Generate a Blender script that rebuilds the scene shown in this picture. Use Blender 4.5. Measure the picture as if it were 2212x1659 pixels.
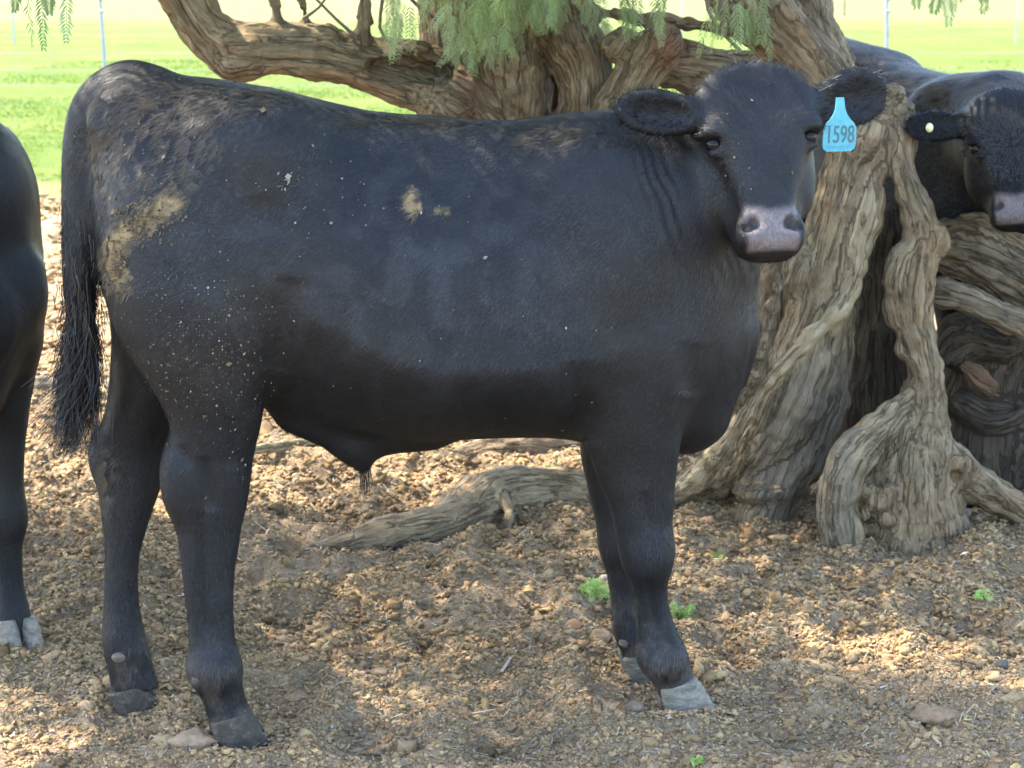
import bpy, math, random
import numpy as np
from mathutils import Vector, Matrix

random.seed(7)
RNG = np.random.default_rng(11)
for o in list(bpy.data.objects):
    bpy.data.objects.remove(o, do_unlink=True)
scene = bpy.context.scene
COL = scene.collection

# ------------------------------------------------------------------ camera
CAM_H = 1.60
PITCH = math.radians(11.52)
FPX = 4520.0                       # focal length in pixels of a 2212 px wide frame
cam_d = bpy.data.cameras.new("camera")
cam = bpy.data.objects.new("camera", cam_d)
COL.objects.link(cam)
cam.location = (0, 0, CAM_H)
cam.rotation_euler = (math.pi / 2 - PITCH, 0, 0)
cam_d.sensor_width = 36.0
cam_d.lens = 36.0 * FPX / 2212.0
cam_d.clip_start = 0.05
cam_d.clip_end = 8000
cam_d.dof.use_dof = True
cam_d.dof.focus_distance = 4.45
cam_d.dof.aperture_fstop = 9.0
scene.camera = cam

# ------------------------------------------------------------------ sky and sun
SUN = np.array([-0.62, 0.30, 0.95]); SUN = SUN / np.linalg.norm(SUN)
world = bpy.data.worlds.new("World"); scene.world = world
world.use_nodes = True
wn = world.node_tree; wn.nodes.clear()
sky = wn.nodes.new('ShaderNodeTexSky'); sky.sky_type = 'NISHITA'; sky.sun_disc = False
sky.sun_elevation = math.asin(SUN[2])
sky.sun_rotation = math.atan2(SUN[0], SUN[1])
sky.air_density = 1.0; sky.dust_density = 1.2; sky.ozone_density = 1.0
bg = wn.nodes.new('ShaderNodeBackground'); bg.inputs['Strength'].default_value = 0.15
wo = wn.nodes.new('ShaderNodeOutputWorld')
wn.links.new(sky.outputs['Color'], bg.inputs['Color'])
wn.links.new(bg.outputs['Background'], wo.inputs['Surface'])
sd = bpy.data.lights.new("sun", 'SUN'); sun = bpy.data.objects.new("sun", sd); COL.objects.link(sun)
sd.energy = 2.7; sd.angle = math.radians(0.5); sd.color = (1.0, 0.90, 0.74)
sun.rotation_euler = Vector((-SUN[0], -SUN[1], -SUN[2])).to_track_quat('-Z', 'Y').to_euler()
sun.location = (-6, 3, 9)
vs = scene.view_settings
vs.view_transform = 'Standard'; vs.look = 'None'; vs.gamma = 1.0; vs.use_curve_mapping = False
vs.exposure = 3.1
scene.render.engine = 'CYCLES'
scene.cycles.max_bounces = 4
scene.cycles.diffuse_bounces = 3
scene.cycles.glossy_bounces = 2
scene.cycles.transmission_bounces = 2
scene.cycles.transparent_max_bounces = 2

# ------------------------------------------------------------------ projection helpers (2212 x 1659 frame)
CP, SP = math.cos(PITCH), math.sin(PITCH)
def ray(x, y):
    xc = (x - 1106.0) / FPX; yc = (829.5 - y) / FPX
    return np.array([xc, CP + yc * SP, -SP + yc * CP])
def at(x, y, Y):
    d = ray(x, y); t = Y / d[1]
    return np.array([d[0] * t, Y, CAM_H + d[2] * t])
def ground_at(x, y):
    d = ray(x, y); t = -CAM_H / d[2]
    return np.array([d[0] * t, d[1] * t, 0.0])
def mpp(Y):                         # metres per pixel at depth Y
    return Y / FPX
def project(P):
    P = np.asarray(P); q = P - np.array([0, 0, CAM_H])
    dep = q[:, 1] * CP - q[:, 2] * SP
    up = q[:, 1] * SP + q[:, 2] * CP
    return 1106 + FPX * q[:, 0] / dep, 829.5 - FPX * up / dep

# ------------------------------------------------------------------ numpy noise
def _h(ix, iy, iz, seed):
    n = (ix.astype(np.uint32) * np.uint32(374761393) + iy.astype(np.uint32) * np.uint32(668265263)
         + iz.astype(np.uint32) * np.uint32(2147483647) + np.uint32(seed * 974634777 & 0xffffffff))
    n = (n ^ (n >> np.uint32(13))) * np.uint32(1274126177)
    n = n ^ (n >> np.uint32(16))
    return (n & np.uint32(0xffffff)).astype(np.float32) / np.float32(0x7fffff) - 1.0
def noise(P, seed=0):
    P = np.asarray(P, dtype=np.float32)
    f = np.floor(P); i = f.astype(np.int64); w = P - f
    w = w * w * w * (w * (w * 6 - 15) + 10)
    x0, y0, z0 = i[:, 0], i[:, 1], i[:, 2]
    r = 0
    for dx in (0, 1):
        wx = w[:, 0] if dx else 1 - w[:, 0]
        for dy in (0, 1):
            wy = w[:, 1] if dy else 1 - w[:, 1]
            for dz in (0, 1):
                wz = w[:, 2] if dz else 1 - w[:, 2]
                r = r + wx * wy * wz * _h((x0 + dx) & 0xffffffff, (y0 + dy) & 0xffffffff, (z0 + dz) & 0xffffffff, seed)
    return r
def fbm(P, oct=4, seed=0, gain=0.5):
    P = np.asarray(P, dtype=np.float32); a = 1.0; s = 0; tot = 0
    for k in range(oct):
        s = s + a * noise(P, seed + k * 17); tot += a; a *= gain; P = P * 2.03 + 11.7
    return s / tot
def ridge(P, oct=3, seed=0, gain=0.55):
    P = np.asarray(P, dtype=np.float32); a = 1.0; s = 0; tot = 0
    for k in range(oct):
        s = s + a * (1 - np.abs(noise(P, seed + k * 13)) * 2); tot += a; a *= gain; P = P * 2.1 + 5.3
    return s / tot
def sstep(a, b, x):
    t = np.clip((x - a) / (b - a), 0, 1); return t * t * (3 - 2 * t)

# ------------------------------------------------------------------ mesh helpers
def new_mesh(name, V, F, smooth=True):
    V = np.asarray(V, dtype=np.float32); F = np.asarray(F, dtype=np.int32)
    me = bpy.data.meshes.new(name)
    k = F.shape[1]
    me.vertices.add(len(V)); me.vertices.foreach_set("co", V.ravel())
    me.loops.add(F.size); me.loops.foreach_set("vertex_index", F.ravel())
    me.polygons.add(len(F))
    me.polygons.foreach_set("loop_start", np.arange(0, F.size, k, dtype=np.int32))
    me.polygons.foreach_set("loop_total", np.full(len(F), k, dtype=np.int32))
    me.update(calc_edges=True)
    me.polygons.foreach_set("use_smooth", np.full(len(F), smooth, dtype=bool))
    return me
def col_attr(me, C, name="col"):
    C = np.asarray(C, dtype=np.float32)
    if C.shape[1] == 3: C = np.hstack([C, np.ones((len(C), 1), np.float32)])
    a = me.color_attributes.new(name, 'FLOAT_COLOR', 'POINT'); a.data.foreach_set("color", C.ravel())
def vec_attr(me, A, name):
    a = me.attributes.new(name, 'FLOAT_VECTOR', 'POINT'); a.data.foreach_set("vector", np.asarray(A, np.float32).ravel())
def link(name, me, mat=None, parent=None, kind=None):
    o = bpy.data.objects.new(name, me); COL.objects.link(o)
    if mat is not None and me is not None: me.materials.append(mat)
    if parent is not None: o.parent = parent
    if kind: o["kind"] = kind
    return o
def tag(o, label, cat, group=None, kind=None):
    o["label"] = label; o["category"] = cat
    if group: o["group"] = group
    if kind: o["kind"] = kind
    return o
def empty(name, loc=(0, 0, 0), rz=0.0, sc=1.0):
    o = bpy.data.objects.new(name, None); COL.objects.link(o)
    o.location = tuple(float(c) for c in loc); o.rotation_euler = (0, 0, rz); o.scale = (sc, sc, sc)
    return o
def vnormals(V, F):
    n = np.zeros_like(V)
    fn = np.cross(V[F[:, 2]] - V[F[:, 0]], V[F[:, 3 if F.shape[1] == 4 else 1]] - V[F[:, 1 if F.shape[1] == 4 else 0]])
    if F.shape[1] == 3: fn = np.cross(V[F[:, 1]] - V[F[:, 0]], V[F[:, 2]] - V[F[:, 0]])
    for k in range(F.shape[1]):
        for c in range(3):
            n[:, c] += np.bincount(F[:, k], weights=fn[:, c], minlength=len(V))
    return n / np.maximum(np.linalg.norm(n, axis=1, keepdims=True), 1e-12)
def laplace(V, F, it=1, lam=0.5):
    k = F.shape[1]
    A = np.concatenate([F[:, i] for i in range(k)] + [F[:, (i + 1) % k] for i in range(k)])
    B = np.concatenate([F[:, (i + 1) % k] for i in range(k)] + [F[:, i] for i in range(k)])
    cnt = np.bincount(A, minlength=len(V)).astype(np.float64)
    for _ in range(it):
        s = np.stack([np.bincount(A, weights=V[B, c], minlength=len(V)) for c in range(3)], 1)
        V = V + lam * (s / np.maximum(cnt, 1)[:, None] - V)
    return V

# ------------------------------------------------------------------ signed distance fields -> one continuous mesh
class Field:
    def __init__(s, lo, hi, h):
        s.lo = np.array(lo, float); s.h = h
        n = np.ceil((np.array(hi) - s.lo) / h).astype(int) + 1
        s.ax = [(s.lo[i] + h * np.arange(n[i])).astype(np.float32) for i in range(3)]
        s.D = np.full(tuple(n), 1.0, dtype=np.float32)
    def put(s, fn, blo, bhi, k=0.02, op='u'):
        pad = k + 3 * s.h
        sl = []
        for i in range(3):
            a = int(np.searchsorted(s.ax[i], blo[i] - pad)); b = int(np.searchsorted(s.ax[i], bhi[i] + pad))
            if b <= a: return
            sl.append(slice(a, b))
        x = s.ax[0][sl[0]][:, None, None]; y = s.ax[1][sl[1]][None, :, None]; z = s.ax[2][sl[2]][None, None, :]
        d = fn(x, y, z).astype(np.float32); e = s.D[tuple(sl)]
        if op == 'u':
            h = np.clip(0.5 + 0.5 * (e - d) / k, 0, 1)
            s.D[tuple(sl)] = e * (1 - h) + d * h - k * h * (1 - h)
        else:
            d = -d
            h = np.clip(0.5 - 0.5 * (e - d) / k, 0, 1)
            s.D[tuple(sl)] = e * (1 - h) + d * h + k * h * (1 - h)
    def cone(s, a, ra, b, rb, k=0.02, op='u'):
        a = np.array(a, float); b = np.array(b, float); ba = b - a; L = float(ba @ ba) + 1e-9
        def fn(x, y, z):
            t = np.clip(((x - a[0]) * ba[0] + (y - a[1]) * ba[1] + (z - a[2]) * ba[2]) / L, 0, 1)
            return np.sqrt((x - a[0] - t * ba[0]) ** 2 + (y - a[1] - t * ba[1]) ** 2 + (z - a[2] - t * ba[2]) ** 2) - (ra + (rb - ra) * t)
        s.put(fn, np.minimum(a - ra, b - rb), np.maximum(a + ra, b + rb), k, op)
    def chain(s, pts, k=0.02):
        for p, q in zip(pts[:-1], pts[1:]): s.cone(p[:3], p[3], q[:3], q[3], k)
    def ell(s, c, r, M=None, k=0.02, op='u'):
        c = np.array(c, float); r = np.array(r, float)
        M = np.eye(3) if M is None else np.array(M)        # rows: local axes
        R = float(r.max())
        ext = np.sqrt(((M * r[:, None]) ** 2).sum(0))
        def fn(x, y, z):
            q = [((x - c[0]) * M[i, 0] + (y - c[1]) * M[i, 1] + (z - c[2]) * M[i, 2]) for i in range(3)]
            k0 = np.sqrt(sum((q[i] / r[i]) ** 2 for i in range(3)))
            k1 = np.sqrt(sum((q[i] / r[i] ** 2) ** 2 for i in range(3))) + 1e-6
            return k0 * (k0 - 1) / k1
        s.put(fn, c - ext, c + ext, k, op)
    def loft(s, O, M, T, C1, C2, H1, H2, p=2.0, k=0.02, op='u', H2L=None, pl=None):
        # axis M[0]; section centre (C1,C2) and half sizes (H1,H2) along M[1], M[2]
        O = np.array(O, float); M = np.array(M, float)
        T = np.array(T, float); tt = np.linspace(T[0], T[-1], 160)
        def sm(A):
            A = np.interp(tt, T, np.array(A, float)); B = np.pad(A, 5, mode='edge')
            w = np.exp(-np.arange(-5, 6) ** 2 / 12.0); w /= w.sum()
            R = np.convolve(B, w, mode='valid'); R[0] = A[0]; R[-1] = A[-1]; return R
        C1, C2, H1, H2 = sm(C1), sm(C2), sm(H1), sm(H2); HL = H2 if H2L is None else sm(H2L); pl = p if pl is None else pl; HM = np.maximum(H2, HL)
        P = [O + M[0] * tt[i] + M[1] * (C1[i] + e * H1[i]) + M[2] * (C2[i] + g * HM[i]) for i in range(0, 160, 3) for e in (-1, 1) for g in (-1, 1)]
        P = np.array(P)
        def fn(x, y, z):
            q = [((x - O[0]) * M[i, 0] + (y - O[1]) * M[i, 1] + (z - O[2]) * M[i, 2]) for i in range(3)]
            t = np.broadcast_to(q[0], np.broadcast(q[0], q[1], q[2]).shape)
            c1, c2, h1, h2 = (np.interp(t, tt, A) for A in (C1, C2, H1, H2))
            lowr = (q[2] - c2) < 0
            if H2L is not None: h2 = np.where(lowr, np.interp(t, tt, HL), h2)
            pp = np.where(lowr, pl, p).astype(np.float32) if pl != p else p
            a = np.abs(q[1] - c1) / h1; b = np.abs(q[2] - c2) / h2
            k0 = (a ** pp + b ** pp) ** (1 / pp) + 1e-6
            k1 = np.sqrt((a / h1) ** 2 + (b / h2) ** 2) + 1e-6
            d = np.where(k0 < 0.35, -0.65 * np.minimum(h1, h2), k0 * (k0 - 1) / k1 * 1.0)
            return np.maximum(d, np.maximum(tt[0] - t, t - tt[-1]))
        s.put(fn, P.min(0), P.max(0), k, op)
    def mesh(s, smooth=2):
        D = s.D; S = D < 0; n = D.shape
        ids, pos, quads = [], [], []
        dims = (n[0] - 1, n[1] - 1, n[2] - 1)
        def cid(I): return (I[0] * dims[1] + I[1]) * dims[2] + I[2]
        for ax in range(3):
            sa = [slice(None)] * 3; sb = [slice(None)] * 3
            sa[ax] = slice(0, -1); sb[ax] = slice(1, None)
            m = S[tuple(sa)] != S[tuple(sb)]
            I = np.array(np.nonzero(m))
            a = D[tuple(sa)][m]; b = D[tuple(sb)][m]
            o1, o2 = (ax + 1) % 3, (ax + 2) % 3
            ok = (I[o1] >= 1) & (I[o2] >= 1) & (I[o1] < n[o1] - 1) & (I[o2] < n[o2] - 1)
            I = I[:, ok]; a = a[ok]; b = b[ok]
            p = I.astype(np.float64).T.copy(); p[:, ax] += a / (a - b)
            q = []
            for d1, d2 in ((0, 0), (1, 0), (1, 1), (0, 1)):
                J = I.copy(); J[o1] -= d1; J[o2] -= d2
                c = cid(J); ids.append(c); pos.append(p); q.append(c)
            q = np.stack(q, 1); fl = a > 0
            q[fl] = q[fl][:, ::-1]; quads.append(q)
        ids = np.concatenate(ids); pos = np.concatenate(pos); quads = np.concatenate(quads)
        u, inv = np.unique(ids, return_inverse=True)
        cnt = np.bincount(inv)
        V = np.stack([np.bincount(inv, weights=pos[:, c]) / cnt for c in range(3)], 1)
        F = np.searchsorted(u, quads).astype(np.int32)
        V = s.lo + V * s.h
        return (laplace(V, F, smooth, 0.5) if smooth else V), F

# ------------------------------------------------------------------ materials
class NT:
    def __init__(s, name):
        s.m = bpy.data.materials.new(name); s.m.use_nodes = True
        s.t = s.m.node_tree; s.t.nodes.clear()
        s.out = s.n('ShaderNodeOutputMaterial'); s.b = s.n('ShaderNodeBsdfPrincipled')
        s.l(s.b.outputs[0], s.out.inputs['Surface'])
    def n(s, t, **kw):
        x = s.t.nodes.new(t)
        for k, v in kw.items(): setattr(x, k, v)
        return x
    def l(s, a, b): s.t.links.new(a, b)
    def set(s, **kw):
        for k, v in kw.items(): s.b.inputs[k.replace('_', ' ')].default_value = v
        return s
    def attr(s, name, out='Color'):
        a = s.n('ShaderNodeAttribute'); a.attribute_name = name; return a.outputs[out]
    def obj(s): return s.n('ShaderNodeTexCoord').outputs['Object']
    def geo(s): return s.n('ShaderNodeNewGeometry').outputs['Position']
    def mapping(s, vec, sc):
        m = s.n('ShaderNodeMapping'); m.inputs['Scale'].default_value = sc; s.l(vec, m.inputs['Vector']); return m.outputs[0]
    def noise(s, vec, scale, det=5, rough=0.6, dist=0.0):
        x = s.n('ShaderNodeTexNoise'); x.inputs['Scale'].default_value = scale; x.inputs['Detail'].default_value = det
        x.inputs['Roughness'].default_value = rough; x.inputs['Distortion'].default_value = dist
        s.l(vec, x.inputs['Vector']); return x.outputs['Fac']
    def voro(s, vec, scale, feat='F1'):
        x = s.n('ShaderNodeTexVoronoi'); x.feature = feat; x.inputs['Scale'].default_value = scale
        s.l(vec, x.inputs['Vector']); return x.outputs['Distance']
    def ramp(s, fac, stops):
        r = s.n('ShaderNodeValToRGB'); e = r.color_ramp.elements
        while len(e) < len(stops): e.new(0.5)
        for el, (p, c) in zip(e, stops):
            el.position = p; el.color = (c, c, c, 1) if np.isscalar(c) else (*c, 1)
        s.l(fac, r.inputs['Fac']); return r.outputs['Color']
    def mix(s, fac, a, b, mode='MIX'):
        x = s.n('ShaderNodeMix'); x.data_type = 'RGBA'; x.blend_type = mode
        for v, i in ((fac, 0), (a, 6), (b, 7)):
            if isinstance(v, (int, float)): x.inputs[i].default_value = v
            elif isinstance(v, tuple): x.inputs[i].default_value = (*v, 1)
            else: s.l(v, x.inputs[i])
        return x.outputs[2]
    def math(s, op, a, b=None):
        x = s.n('ShaderNodeMath'); x.operation = op
        for v, i in ((a, 0), (b, 1)):
            if v is None: continue
            if isinstance(v, (int, float)): x.inputs[i].default_value = v
            else: s.l(v, x.inputs[i])
        return x.outputs[0]
    def bump(s, h, strength=0.4, dist=0.01, prev=None):
        b = s.n('ShaderNodeBump'); b.inputs['Strength'].default_value = strength; b.inputs['Distance'].default_value = dist
        s.l(h, b.inputs['Height'])
        if prev is not None: s.l(prev, b.inputs['Normal'])
        return b.outputs[0]
    def base(s, c):
        if isinstance(c, tuple): s.b.inputs['Base Color'].default_value = (*c, 1)
        else: s.l(c, s.b.inputs['Base Color'])
        return s
    def nrm(s, n): s.l(n, s.b.inputs['Normal']); return s

MAT = {}
# black coat: colour from the painted coat attribute, fine hair-like relief
for key, nm, spec in (("coat", "coat_skin", 0.33), ("coat_dull", "coat_skin_dull", 0.10)):
    t = NT(nm)
    c = t.attr("col"); v = t.mapping(t.obj(), (60, 60, 26))
    nz = t.noise(v, 4.0, 5, 0.65); big = t.noise(t.obj(), 5.0, 3)
    cc = t.mix(0.5, c, t.mix(1.0, c, t.ramp(nz, [(0.3, 0.4), (0.7, 1.6)]), 'MULTIPLY'))
    t.base(cc).set(Roughness=0.50, Specular_IOR_Level=spec, Sheen_Weight=0.0, Sheen_Roughness=0.45)
    t.b.inputs['Specular Tint'].default_value = (.90, .94, 1, 1)
    t.l(t.attr("wet", 'Fac'), t.b.inputs['Coat Weight']); t.b.inputs['Coat Roughness'].default_value = 0.35
    rr = t.ramp(big, [(0.35, 0.46), (0.65, 0.70)]); t.l(rr, t.b.inputs['Roughness'])
    t.nrm(t.bump(nz, 0.75, 0.004)); MAT[key] = t.m
t = NT("coat_hair_strands"); t.base(t.attr("col")).set(Roughness=0.5, Specular_IOR_Level=0.36); t.b.inputs['Specular Tint'].default_value = (.90, .94, 1, 1); MAT['hair'] = t.m
t = NT("eye_gloss"); t.base((0.006, 0.0045, 0.004)).set(Roughness=0.06, Specular_IOR_Level=0.20, Coat_Weight=0.0, Coat_Roughness=0.03); MAT['eye'] = t.m
t = NT("hoof_horn"); v = t.mapping(t.obj(), (1, 1, 3)); nz = t.noise(v, 34.0, 6, 0.7)
t.base(t.ramp(nz, [(0.32, (0.045, 0.034, 0.023)), (0.50, (0.115, 0.095, 0.068)), (0.72, (0.21, 0.18, 0.135))])).set(Roughness=0.7)
t.nrm(t.bump(nz, 1.0, 0.010)); MAT['hoof'] = t.m
t = NT("hoof_pale"); nz = t.noise(t.mapping(t.obj(), (1, 1, 2)), 36.0, 6, 0.7)
t.base(t.ramp(nz, [(0.3, (0.075, 0.063, 0.046)), (0.5, (0.165, 0.146, 0.112)), (0.72, (0.27, 0.238, 0.18))])).set(Roughness=0.7)
t.nrm(t.bump(nz, 0.9, 0.008)); MAT['hoof_pale'] = t.m
t = NT("hoof_muddy"); nz = t.noise(t.obj(), 40.0, 6, 0.7)
t.base(t.ramp(nz, [(0.3, (0.022, 0.018, 0.014)), (0.55, (0.055, 0.043, 0.031)), (0.75, (0.15, 0.12, 0.08))])).set(Roughness=0.85)
t.nrm(t.bump(nz, 1.0, 0.010)); MAT['hoof_mud'] = t.m
t = NT("tag_plastic"); nz = t.noise(t.obj(), 60, 4)
t.base(t.ramp(nz, [(0.3, (0.035, 0.22, 0.29)), (0.7, (0.06, 0.30, 0.35))])).set(Roughness=0.42); MAT['tag'] = t.m
t = NT("tag_ink"); t.base((0.035, 0.10, 0.11)).set(Roughness=0.6); MAT['ink'] = t.m
t = NT("tag_ink_faded"); t.base((0.05, 0.22, 0.28)).set(Roughness=0.6); MAT['ink2'] = t.m
t = NT("tag_button"); t.base((0.62, 0.55, 0.30)).set(Roughness=0.45); MAT['button'] = t.m

def bark_mat(name, dark, mid, light, red):
    t = NT(name); fl = t.attr("flow", 'Vector')
    g = t.noise(t.mapping(fl, (48, 48, 4.0)), 1.0, 8, 0.68, 0.9)
    g2 = t.noise(t.mapping(fl, (190, 190, 16)), 1.0, 5, 0.65)
    big = t.noise(t.obj(), 3.2, 4); mot = t.noise(t.obj(), 14.0, 5)
    base = t.ramp(g, [(0.30, dark), (0.43, mid), (0.66, light)])
    base = t.mix(t.ramp(big, [(0.48, 0.0), (0.66, 0.75)]), base, t.mix(0.6, base, red))
    base = t.mix(0.55, base, t.mix(1.0, base, t.ramp(mot, [(0.3, 0.45), (0.65, 1.35)]), 'MULTIPLY'))
    cr = t.n('ShaderNodeTexVoronoi'); cr.feature = 'DISTANCE_TO_EDGE'; cr.inputs['Scale'].default_value = 1.0
    wv = t.n('ShaderNodeVectorMath'); wv.operation = 'ADD'; t.l(t.mapping(fl, (30, 30, 4.2)), wv.inputs[0])
    nv = t.n('ShaderNodeTexNoise'); nv.inputs['Scale'].default_value = 14.0; nv.inputs['Detail'].default_value = 3; t.l(t.obj(), nv.inputs['Vector']); t.l(nv.outputs['Color'], wv.inputs[1]); t.l(wv.outputs[0], cr.inputs['Vector'])
    crk = t.ramp(cr.outputs['Distance'], [(0.0, 0.0), (0.09, 1.0)])
    base = t.mix(t.attr("tint", 'Fac'), base, t.mix(0.5, t.attr("tcol"), t.mix(1.0, t.attr("tcol"), t.ramp(g, [(0.3, 0.4), (0.65, 1.6)]), 'MULTIPLY')))
    gl = t.noise(t.mapping(fl, (26, 26, 2.6)), 1.0, 4, 0.55, 0.8); ab = t.math('ABSOLUTE', t.math('SUBTRACT', gl, 0.5))
    lines = t.ramp(ab, [(0.0, 0.0), (0.035, 1.0)])
    base = t.mix(0.6, base, t.mix(1.0, base, t.ramp(ab, [(0.0, 0.30), (0.04, 1.0)]), 'MULTIPLY'))
    base = t.mix(0.25, base, t.mix(1.0, base, t.ramp(cr.outputs['Distance'], [(0.0, 0.5), (0.05, 1.0)]), 'MULTIPLY'))
    t.base(base).set(Roughness=0.9, Specular_IOR_Level=0.2)
    n0 = t.bump(lines, 0.9, 0.016, t.bump(crk, 0.2, 0.008)); n1 = t.bump(g, 1.0, 0.024, n0); n2 = t.bump(g2, 0.9, 0.007, n1); t.nrm(n2)
    return t.m
MAT['bark'] = bark_mat("pepper_bark", (0.098, 0.071, 0.042), (0.225, 0.168, 0.098), (0.385, 0.29, 0.172), (0.25, 0.145, 0.078))
MAT['deadwood'] = bark_mat("weathered_wood", (0.055, 0.041, 0.027), (0.155, 0.118, 0.074), (0.28, 0.215, 0.135), (0.13, 0.09, 0.055))
t = NT("pepper_leaf"); c = t.attr("col"); t.base(c).set(Roughness=0.55, Specular_IOR_Level=0.35)
tr = t.n('ShaderNodeBsdfTranslucent'); t.l(c, tr.inputs['Color']); ms = t.n('ShaderNodeMixShader'); ms.inputs[0].default_value = 0.35
t.l(t.b.outputs[0], ms.inputs[1]); t.l(tr.outputs[0], ms.inputs[2]); t.l(ms.outputs[0], t.out.inputs['Surface']); MAT['leaf'] = t.m
t = NT("twig_bark"); t.base((0.12, 0.095, 0.065)).set(Roughness=0.9); MAT['twig'] = t.m
t = NT("galvanised_steel"); nz = t.noise(t.obj(), 30, 3); t.base(t.ramp(nz, [(0.3, (0.22, 0.23, 0.24)), (0.7, (0.34, 0.35, 0.36))])).set(Roughness=0.55, Metallic=0.4); MAT['steel'] = t.m
t = NT("clod_earth"); c = t.attr("col"); nz = t.noise(t.geo(), 320, 5, 0.7)
t.base(t.mix(0.6, c, t.mix(1.0, c, t.ramp(nz, [(0.3, 0.5), (0.7, 1.4)]), 'MULTIPLY'))).set(Roughness=0.95, Specular_IOR_Level=0.1)
t.nrm(t.bump(nz, 1.0, 0.006)); MAT['clod'] = t.m
t = NT("field_stone"); nz = t.noise(t.obj(), 45, 6, 0.7); mot = t.noise(t.obj(), 9, 3); c = t.attr("col")
t.base(t.mix(0.7, c, t.mix(1.0, c, t.ramp(nz, [(0.3, 0.45), (0.7, 1.45)]), 'MULTIPLY'))).set(Roughness=0.95, Specular_IOR_Level=0.12)
t.nrm(t.bump(nz, 0.7, 0.008)); MAT['stone'] = t.m
# ground: bare dry dung-covered earth under the tree, green paddock beyond, straw coloured far field
t = NT("paddock_ground"); P = t.geo(); sep = t.n('ShaderNodeSeparateXYZ'); t.l(P, sep.inputs[0])
n1 = t.noise(P, 55, 6, 0.7); n2 = t.noise(P, 2.4, 4); n3 = t.noise(P, 14, 5, 0.65)
dirt = t.ramp(n1, [(0.25, (0.20, 0.145, 0.088)), (0.5, (0.37, 0.275, 0.175)), (0.75, (0.52, 0.40, 0.26))])
dirt = t.mix(t.ramp(n2, [(0.35, 0.0), (0.7, 0.6)]), dirt, t.mix(1.0, dirt, (0.72, 0.66, 0.60), 'MULTIPLY'))
dirt = t.mix(0.7, dirt, t.mix(1.0, dirt, t.ramp(n3, [(0.3, 0.6), (0.7, 1.35)]), 'MULTIPLY'))
gn = t.noise(P, 0.55, 5, 0.65); gf = t.noise(t.mapping(P, (1.0, 0.35, 1.0)), 9, 5, 0.7)
grass = t.mix(t.ramp(gn, [(0.35, 0.0), (0.65, 1.0)]), (0.092, 0.150, 0.020), (0.145, 0.175, 0.036))
grass = t.mix(0.6, grass, t.mix(1.0, grass, t.ramp(gf, [(0.3, 0.5), (0.7, 1.45)]), 'MULTIPLY'))
yy = t.math('ADD', sep.outputs['Y'], t.math('MULTIPLY', t.math('SUBTRACT', gn, 0.5), 7.0))
m1 = t.ramp(t.math('MULTIPLY', yy, 0.02), [(0.245, 0.0), (0.32, 1.0)])
g2 = t.mix(m1, dirt, grass)
m2 = t.ramp(t.math('MULTIPLY', yy, 0.01), [(0.50, 0.0), (0.58, 1.0)])
t.base(t.mix(m2, g2, (0.17, 0.175, 0.06))).set(Roughness=0.95, Specular_IOR_Level=0.1)
n4 = t.noise(P, 130, 4, 0.7); hh = t.math('ADD', t.math('ADD', n1, t.math('MULTIPLY', n3, 1.4)), t.math('MULTIPLY', n4, 0.5)); t.nrm(t.bump(hh, 1.0, 0.03)); MAT['ground'] = t.m
# ================================================================== GROUND
def graded(lo, hi, step, far, grow=1.22):
    core = list(np.arange(lo, hi + 1e-6, step)); a = [hi]; s = step
    while a[-1] < far[1]: s *= grow; a.append(a[-1] + s)
    b = [lo]; s = step
    while b[-1] > far[0]: s *= grow; b.append(b[-1] - s)
    return np.array(b[1:][::-1] + core + a[1:])
def gheight(x, y):
    P = np.stack([x, y, np.zeros_like(x)], 1)
    near = np.exp(-np.maximum(np.abs(x) - 4, 0) ** 2 / 8) * np.exp(-np.maximum(y - 9, 0) ** 2 / 60) * np.exp(-np.maximum(2 - y, 0) ** 2 / 4)
    h = 0.030 * fbm(P * 1.1, 3, 3) + 0.045 * (ridge(P * 3.6, 2, 5) - .45) + 0.026 * (1 + .9 * sstep(4.45, 4.75, y)) * fbm(P * 15.0, 4, 9, .62)
    far = 0.05 * fbm(P * 0.4, 3, 21) * sstep(9, 14, y)
    # trodden flat where the animals stand
    for hx, hy, rr in FEET: h = h * (1 - 0.85 * np.exp(-((x - hx) ** 2 + (y - hy) ** 2) / rr ** 2))
    return h * near + far - 0.004
FEET = [(-0.60, 4.15, .10), (-0.83, 4.39, .10), (0.385, 4.347, .10), (0.30, 4.59, .10), (-1.13, 4.72, .12)]
gx = graded(-2.4, 2.4, 0.016, (-4200, 4200)); gy = graded(3.5, 7.6, 0.018, (-40, 6500), 1.12)
GX, GY = np.meshgrid(gx, gy, indexing='ij')
gz = gheight(GX.ravel(), GY.ravel())
V = np.stack([GX.ravel(), GY.ravel(), gz], 1)
n0, n1_ = len(gx), len(gy)
ii, jj = np.meshgrid(np.arange(n0 - 1), np.arange(n1_ - 1), indexing='ij')
a = (ii * n1_ + jj).ravel()
F = np.stack([a, a + n1_, a + n1_ + 1, a + 1], 1)
ground = link("ground", new_mesh("ground", V, F), MAT['ground'], kind="structure")

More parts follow.
